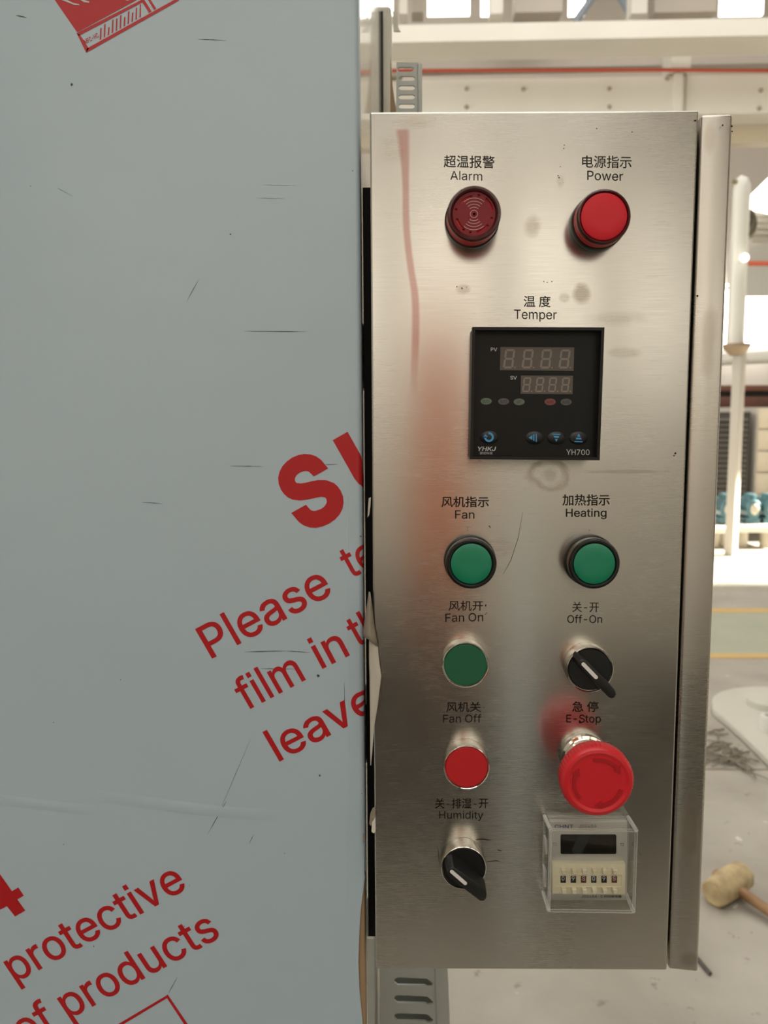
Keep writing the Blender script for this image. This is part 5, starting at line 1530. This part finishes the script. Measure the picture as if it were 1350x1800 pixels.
Ff, Fb = rect4(front, .975, YK + .0006), rect4(back, .985, -.0010)
for k in range(4):
    k2 = (k + 1) % 4
    o = obj('cover_edge', TB([Ff[k], Ff[k2]], .0009, 8), m_edge, cover, False, 60)
    o.data.transform(IV)
    o = obj('cover_edge', TB([Fb[k], Fb[k2]], .0007, 8), m_edge, cover, False, 60)
    o.data.transform(IV)
    o = obj('cover_edge', TB([Fb[k], Ff[k]], .0012, 8), m_edge, cover, False, 60)
    o.data.transform(IV)
hg = BX((Fb[0].x - .0014, -.012, (Fb[0].z + Fb[3].z) / 2 - .014), (Fb[0].x - .0002, -.004, (Fb[0].z + Fb[3].z) / 2 - .004), .0004, 1)
obj('cover_edge', hg, m_edge, cover, False, 60).data.transform(IV)
hg = BX((Fb[0].x - .0010, -.012, (Fb[0].z + Fb[3].z) / 2 + .006), (Fb[0].x + .0002, -.004, (Fb[0].z + Fb[3].z) / 2 + .014), .0004, 1)
obj('cover_edge', hg, m_edge, cover, False, 60).data.transform(IV)

# ------------------------------------------------------------------ slotted cable ducts
m_duct = mat('grey_duct_plastic', (184, 188, 184), 0.45)


def duct(label, wall, lid, Y, depth, slots, feet, closed=True):
    """wall / lid: pixel quads (top-left, top-right, bottom-right, bottom-left) in the plane y = Y; slots: pixel outlines cut through the wall"""
    c = P(*feet, Y)
    d = thing('cable_duct', label, 'cable duct', (c.x, Y + depth / 2, 0.0 if c.z < 0.9 else c.z), group=None)
    me = shapes([pp(wall, Y)] + [pp(s, Y) for s in slots], Y + 0.002, 0.002)
    obj('slotted_wall', me, m_duct, d, True, 0)
    bm = bmesh.new()
    prism(bm, [P(x, y, Y - 0.002) for x, y in lid], (0, depth, 0), 0.0012, 2)
    obj('lid', bm, m_duct, d, True)
    if closed:
        bm = bmesh.new()
        prism(bm, [P(x, y, Y) + Vector((0, depth - 0.004, 0)) for x, y in wall], (0, 0.002, 0))
        obj('rear_wall', bm, m_duct, d, True)
    return d


sl = []
for k in range(9):
    y = 1725 + 31.4 * k
    sl.append([(694, y - 5), (700, y - 7), (745, y - 5), (752, y - 4), (762, y + 5), (759, y + 9), (752, y + 10), (748, y + 7.5), (699, y + 6.5), (693, y + 2)])
duct('grey slotted cable duct coming down below the control box', [(667, 1650), (763, 1650), (775, 2060), (667, 2060)], [(763, 1650), (785, 1650), (802, 2060), (775, 2060)], 0.17, 0.06, sl, (715, 2055))
sl = []
for k in range(6):
    y = 122.5 + 16.2 * k
    x0 = 699 if k == 0 else 701
    sl.append([(x0, y - 3), (x0 + 3, y - 5), (x0 + 25, y - 5), (x0 + 29, y - 2.5), (x0 + 27, y + 2), (x0 + 23, y + 3.5), (x0 + 3, y + 3.5), (x0, y + 1)])
duct('short grey slotted cable duct end standing above the control box top edge', [(697, 109), (734, 110), (735, 215), (696, 215)], [(734, 110), (742, 110), (742, 215), (735, 215)], 0.20, 0.05, sl, (716, 215), False)

# ------------------------------------------------------------------ things on the hall floor
m_wood = mat('pale_mallet_wood', (192, 172, 130), 0.6, mottle=(24, (150, 130, 98), 0.16), bump=(40, 0.003))
m_handle = mat('tan_handle_wood', (158, 124, 88), 0.55, mottle=(20, (134, 100, 68), 0.2))
a, b = G(1254, 1571, 0.036), G(1305, 1537, 0.036)
ax = (b - a).normalized()
d = thing('mallet', 'pale wooden mallet lying on the concrete floor right of the control box', 'mallet', ((a.x + b.x) / 2, (a.y + b.y) / 2, 0))
rot = ax.to_track_quat('Z', 'Y').to_matrix().to_4x4()
Ln = (b - a).length
bm = LT([(0, 0), (.029, 0), (.034, .004), (.036, Ln * .3), (.0365, Ln * .6), (.034, Ln - .004), (.029, Ln), (0, Ln)], 28, lambda r, z, k: r * (1 + .03 * math.sin(k * 1.7)))
bm.transform(Matrix.Translation(a) @ rot)
obj('head', bm, m_wood, d, True)
h0, h1 = G(1292, 1560, 0.034), G(1420, 1650, 0.014)
dd = (h1 - h0).normalized()
obj('handle', TB([h0 - dd * 0.06, h0, (h0 + h1) / 2, h1], [.013, .0135, .0125, .013], 14), m_handle, d, True)
r0, r1 = G(1205, 1660, .006), G(1249, 1712, .006)
tag(obj('rod', TB([r0, r1], .0042, 10), m_dark), 'thin dark metal rod on the floor behind the strip of the control box', 'rod')

# white sheet metal plate with a round opening cover, and wire offcuts in front of it
zpl = .03
pts = [(1350, 1206), (1320, 1206), (1290, 1209), (1266, 1215), (1254, 1223), (1251, 1233), (1253, 1246), (1275, 1263), (1310, 1295), (1350, 1334), (1400, 1380), (1480, 1380), (1480, 1208)]
d0 = G(1340, 1260)
plate = thing('sheet_metal_part', 'rounded white sheet metal part with a raised round lid lying on the floor', 'sheet metal part', (d0.x, d0.y, 0))
m_sheet = mat('pale_sheet_metal', (190, 188, 176), 0.4)
obj('sheet', prism(bmesh.new(), [G(x, y, zpl) for x, y in pts], (0, 0, -zpl + .001), .006, 2), m_sheet, plate, True)
c = G(1352, 1240, zpl)
rr = c.x - G(1315, 1240, zpl).x
obj('round_lid', LT([(0, .03), (rr * .96, .03), (rr, .024), (rr, 0), (0, 0)], 40).copy() if False else (lambda bm: (bm.transform(Matrix.Translation((c.x, c.y, zpl))), bm)[1])(LT([(0, .03), (rr * .96, .03), (rr, .024), (rr, 0), (0, 0)], 40)), m_sheet, plate, True)
c = G(1354, 1284, zpl)
obj('boss', (lambda bm: (bm.transform(Matrix.Translation((c.x, c.y, zpl))), bm)[1])(LT([(0, .02), (.02, .02), (.022, .06), (.035, .06), (.04, .05), (.04, 0), (0, 0)], 28)), m_pale, plate, True)
bm = bmesh.new()
random.seed(11)


def proj_ok(q):
    v = q - CAM
    z = v.dot(cz)
    x, y = 675 + F * v.dot(cx) / z, 900 + F * v.dot(cy) / z
    return y > 1258 + max(0, x - 1268) * .92 + 16 or (x < 1245 and y > 1262)


for k in range(70):
    x, y = random.uniform(1225, 1345), random.uniform(1284, 1348)
    if y < 1290 + (x - 1262) * .9 and x > 1262:
        y = min(1349, 1300 + (x - 1262) * .8 + random.uniform(0, 20))
    ln = random.uniform(.06, .22)
    p = G(x, y, .006)
    t = random.uniform(-.5, .9)
    c1 = random.uniform(-.5, .5)
    pts = []
    for i in range(6):
        pts.append(p.copy())
        p = p + Vector((math.cos(t), -math.sin(t) * 1.3, 0)) * ln / 5
        p.z = .006 + random.uniform(0, .012)
        t += c1 * .5
    if all(proj_ok(q) for q in pts):
        tube(bm, pts, random.uniform(.002, .0042), 6)
tag(obj('debris', bm, mat('dull_wire', (118, 110, 96), .6)), 'scatter of thin wire offcuts on the floor beside the white sheet metal part', 'debris', kind='stuff')

# ------------------------------------------------------------------ far right: pumps, post, machines
m_teal = mat('teal_pump_paint', (74, 108, 114), 0.35)
m_trim = mat('pale_motor_cap', (186, 178, 160), 0.35)
YB = 7.1


def local(name, bm, m, root, mtx):
    bm.transform(mtx)
    return obj(name, bm, m, root, False)


def pump(px, Y, zb_, s, label):
    p = P(px, 900, Y)
    d = thing('pump', label, 'pump', (p.x, Y, zb_), group='teal pumps on the skids')
    Xr = Matrix.Rotation(math.pi / 2, 4, 'Y')
    local('motor_body', LT([(0, -.12 * s), (.07 * s, -.12 * s), (.085 * s, -.10 * s), (.085 * s, .10 * s), (.07 * s, .12 * s), (0, .12 * s)], 28, lambda r, z, k: r * (1.06 if k % 2 else 1) if r > .08 * s else r), m_teal, d, Matrix.Translation((0, 0, .13 * s)) @ Matrix.Rotation(math.pi / 2, 4, 'X'))
    local('end_cap', LT([(0, .145 * s), (.035 * s, .143 * s), (.05 * s, .125 * s), (.05 * s, .118 * s), (0, .118 * s)], 24), m_trim, d, Matrix.Translation((0, 0, .13 * s)) @ Matrix.Rotation(math.pi / 2, 4, 'X'))
    local('volute', LT([(0, -.05 * s), (.09 * s, -.05 * s), (.1 * s, -.03 * s), (.1 * s, .03 * s), (.09 * s, .05 * s), (0, .05 * s)], 28), m_teal, d, Matrix.Translation((.02 * s, .15 * s, .12 * s)) @ Matrix.Rotation(math.pi / 2, 4, 'X'))
    local('foot', BX((-.08 * s, -.1 * s, 0), (.08 * s, .1 * s, .055 * s), .006), m_teal, d, Matrix.Identity(4))
    local('terminal_box', BX((-.04 * s, -.06 * s, .205 * s), (.05 * s, .06 * s, .26 * s), .008), m_teal, d, Matrix.Identity(4))
    d.scale = (.75, 1, 1.0)
    return d


skz = G(1300, 966).z
zsk = P(1320, 927, YB).z
for x0, x1, lb, z0, z1 in ((1240, 1295, 'pale low skid with rounded edge at the foot of the white post', P(1270, 966, YB).z, P(1270, 926, YB).z),
                           (1299, 1420, 'pale grey low skid with round drums under the teal pumps', P(1270, 966, YB).z, P(1270, 924, YB).z)):
    a, b = P(x0, 940, YB), P(x1, 940, YB)
    d = thing('skid', lb, 'skid', ((a.x + b.x) / 2, YB + .3, 0))
    obj('deck', BX((a.x, YB, z1 - .07), (b.x, YB + .7, z1), .02, 3), m_pale, d, True)
    for t in (.15, .5, .85):
        x = a.x + (b.x - a.x) * t
        bm = LT([(0, 0), (.05, 0), (.055, .02), (.055, z1 - .09), (.04, z1 - .065), (0, z1 - .065)], 20)
        bm.transform(Matrix.Translation((x, YB + .16, 0)))
        obj('drum', bm, m_trim, d, True)
    obj('runner', BX((a.x + .05, YB + .5, 0), (b.x - .05, YB + .6, z1 - .06)), m_dark, d, True)
zt_ = P(1270, 924, YB).z + .001
pump(1271, YB + .25, zt_, 1.1, 'teal pump left of the white post, mostly hidden by the control box')
pump(1316, YB + .25, zt_, 1.1, 'whole teal pump on the skid just right of the white post')
pump(1347, YB + .25, zt_, 1.1, 'teal pump furthest from the white post, in front of the panelled cabinet')

a, b = P(1279, 930, 6.7), P(1308, 612, 6.7)
b.x = P(1302, 930, 6.7).x
d = thing('post', 'white square post with a flared head in front of the louvred machine', 'post', ((a.x + b.x) / 2, 6.75, 0))
wq = (b.x - a.x) * .36
bm = BX((-wq, -wq, 0), (wq, wq, b.z + .02), .008)
bm.transform(Matrix.Translation(((a.x + b.x) / 2, 6.75, 0)) @ Matrix.Rotation(math.radians(38), 4, 'Z'))
obj('shaft', bm, mat('dull_white_paint', (184, 178, 166), .5), d, True)
bm = LT([(0, 0), (.05, 0), (.11, .06), (.12, .075), (.12, .10), (0, .10)], 28)
bm.transform(Matrix.Translation(((a.x + b.x) / 2 - .03, 6.75, b.z - .06)))
obj('head', bm, mat('tan_post_head', (150, 130, 104), .6), d, True)

# white vertical vent pipe with a dark ringed elbow
p0, p1 = P(1292, 610, 6.75), P(1292, 330, 6.75)
p1.x = p0.x
p0.z = b.z + .041
d = thing('vent_pipe', 'tall white vent pipe with a dark curved elbow right of the control box', 'pipe', (p0.x, 6.75, p0.z))
rp = (P(1306, 400, 6.75).x - P(1276, 400, 6.75).x) / 2
obj('riser', TB([p0, p1 - Vector((0, 0, .04)), p1, p1 + Vector((-.01, 0, .05)), p1 + Vector((-.04, 0, .08))], [rp, rp, rp, rp * .85, rp * .5], 24), m_white, d, True)
cE = P(1303, 390, 6.75)
ro = P(1331, 384, 6.75).x - cE.x
bm = bmesh.new()
tube(bm, [cE + Vector((ro * .78 * math.sin(t), .0, ro * .95 * math.cos(t))) for t in [math.radians(40 + 12 * i) for i in range(13)]], [ro * .13 + ro * .022 * i for i in range(13)], 14)
obj('elbow', bm, mat('dark_olive_pipe', (92, 84, 64), .5), d, True)
pt = [P(x, y, 6.73) for x, y in ((1288, 318), (1300, 322), (1309, 332), (1313, 346))]
obj('elbow', TB(pt, [.018, .022, .024, .022], 12), mat('olive_pipe', (140, 128, 96), .5), d, True)

# horizontal pipes
y_ = P(700, 124, Y3 - .12)
tag(obj('pipe', TB([P(420, 126, Y3 - .12), P(900, 123.5, Y3 - .12), P(1160, 123, Y3 - .12), P(1700, 126, Y3 - .12)], .022, 12), m_redpipe), 'long thin red pipe running along the cream upper wall', 'pipe')
tag(obj('pipe', TB([P(1300, 463, 8.4), P(1480, 464, 8.4)], .026, 12), m_redpipe), 'short stretch of red pipe at the right edge below the dark elbow', 'pipe')
tag(obj('pipe', TB([P(1240, 634, 9.6), P(1480, 622, 9.6)], .07, 18), m_pale), 'thick grey horizontal pipe under the bright far window', 'pipe')
d = thing('hanging_lamp', 'round white hanging lamp glowing beside the vent pipe', 'lamp', (P(1309, 453, 6.6).x, 6.6, P(1309, 453, 6.6).z))
g_ = bmesh.new()
bmesh.ops.create_uvsphere(g_, u_segments=20, v_segments=12, radius=.034)
obj('globe', g_, mat('lamp_globe', (255, 250, 236), .4, emit=4.0), d)
obj('bracket', TB([(0, 0, .0), (.0, .05, -.02), (-0.02, .08, -.02)], .008, 8), m_pale, d)

# brown shelving, louvred machine and panelled cabinet at the far end
YR = 9.3
rk = P(1320, 700, YR)
d = thing('storage_rack', 'rusty brown rack with two long bars above the louvred machine', 'rack', (rk.x, YR + .3, 0))
for y0, y1 in ((676, 688), (696, 716)):
    a, b = P(1235, y1, YR), P(1500, y0, YR)
    obj('bar', BX((a.x, YR, a.z), (b.x, YR + .12, b.z), .008), m_brown, d, True)
a, b = P(1235, 688, YR + .2), P(1500, 700, YR + .2)
obj('shelf', BX((a.x, YR + .12, b.z), (b.x, YR + .6, a.z)), m_dark, d, True)
for px in (1242, 1440):
    a = P(px, 690, YR)
    obj('leg', BX((a.x - .03, YR + .02, 0), (a.x + .03, YR + .1, a.z), .004), m_brown, d, True)
YL = 8.9
a, b = P(1245, 900, YL), P(1322, 724, YL)
d = thing('louvred_machine', 'dark grey machine with horizontal louvres behind the white post', 'machine', ((a.x + b.x) / 2, YL + .4, 0))
obj('housing', BX((a.x, YL + .02, 0), (b.x, YL + .38, b.z), .01), m_dark, d, True)
bm = bmesh.new()
z = .4
while z < b.z - .05:
    prism(bm, [(a.x + .04, YL - .01, z), (a.x + .04, YL + .03, z + .035), (a.x + .04, YL + .035, z + .03), (a.x + .04, YL - .005, z - .005)], (b.x - a.x - .08, 0, 0))
    z += .06
obj('louvre', bm, mat('grey_louvre', (104, 98, 90), .45), d, True)
a, b = P(1325, 900, YL), P(1480, 716, YL)
d = thing('panelled_cabinet', 'pale beige cabinet of wide horizontal panels at the right edge', 'cabinet', ((a.x + b.x) / 2, YL + .4, 0))
obj('housing', BX((a.x, YL + .03, 0), (b.x, YL + .38, b.z), .01), m_taupe, d, True)
for k in range(4):
    z1 = P(1330, 718 + k * 38, YL).z
    z0 = P(1330, 753 + k * 38, YL).z
    obj('panel', BX((a.x + .01, YL, z0), (b.x - .01, YL + .032, z1), .006), m_tanbeam, d, True)
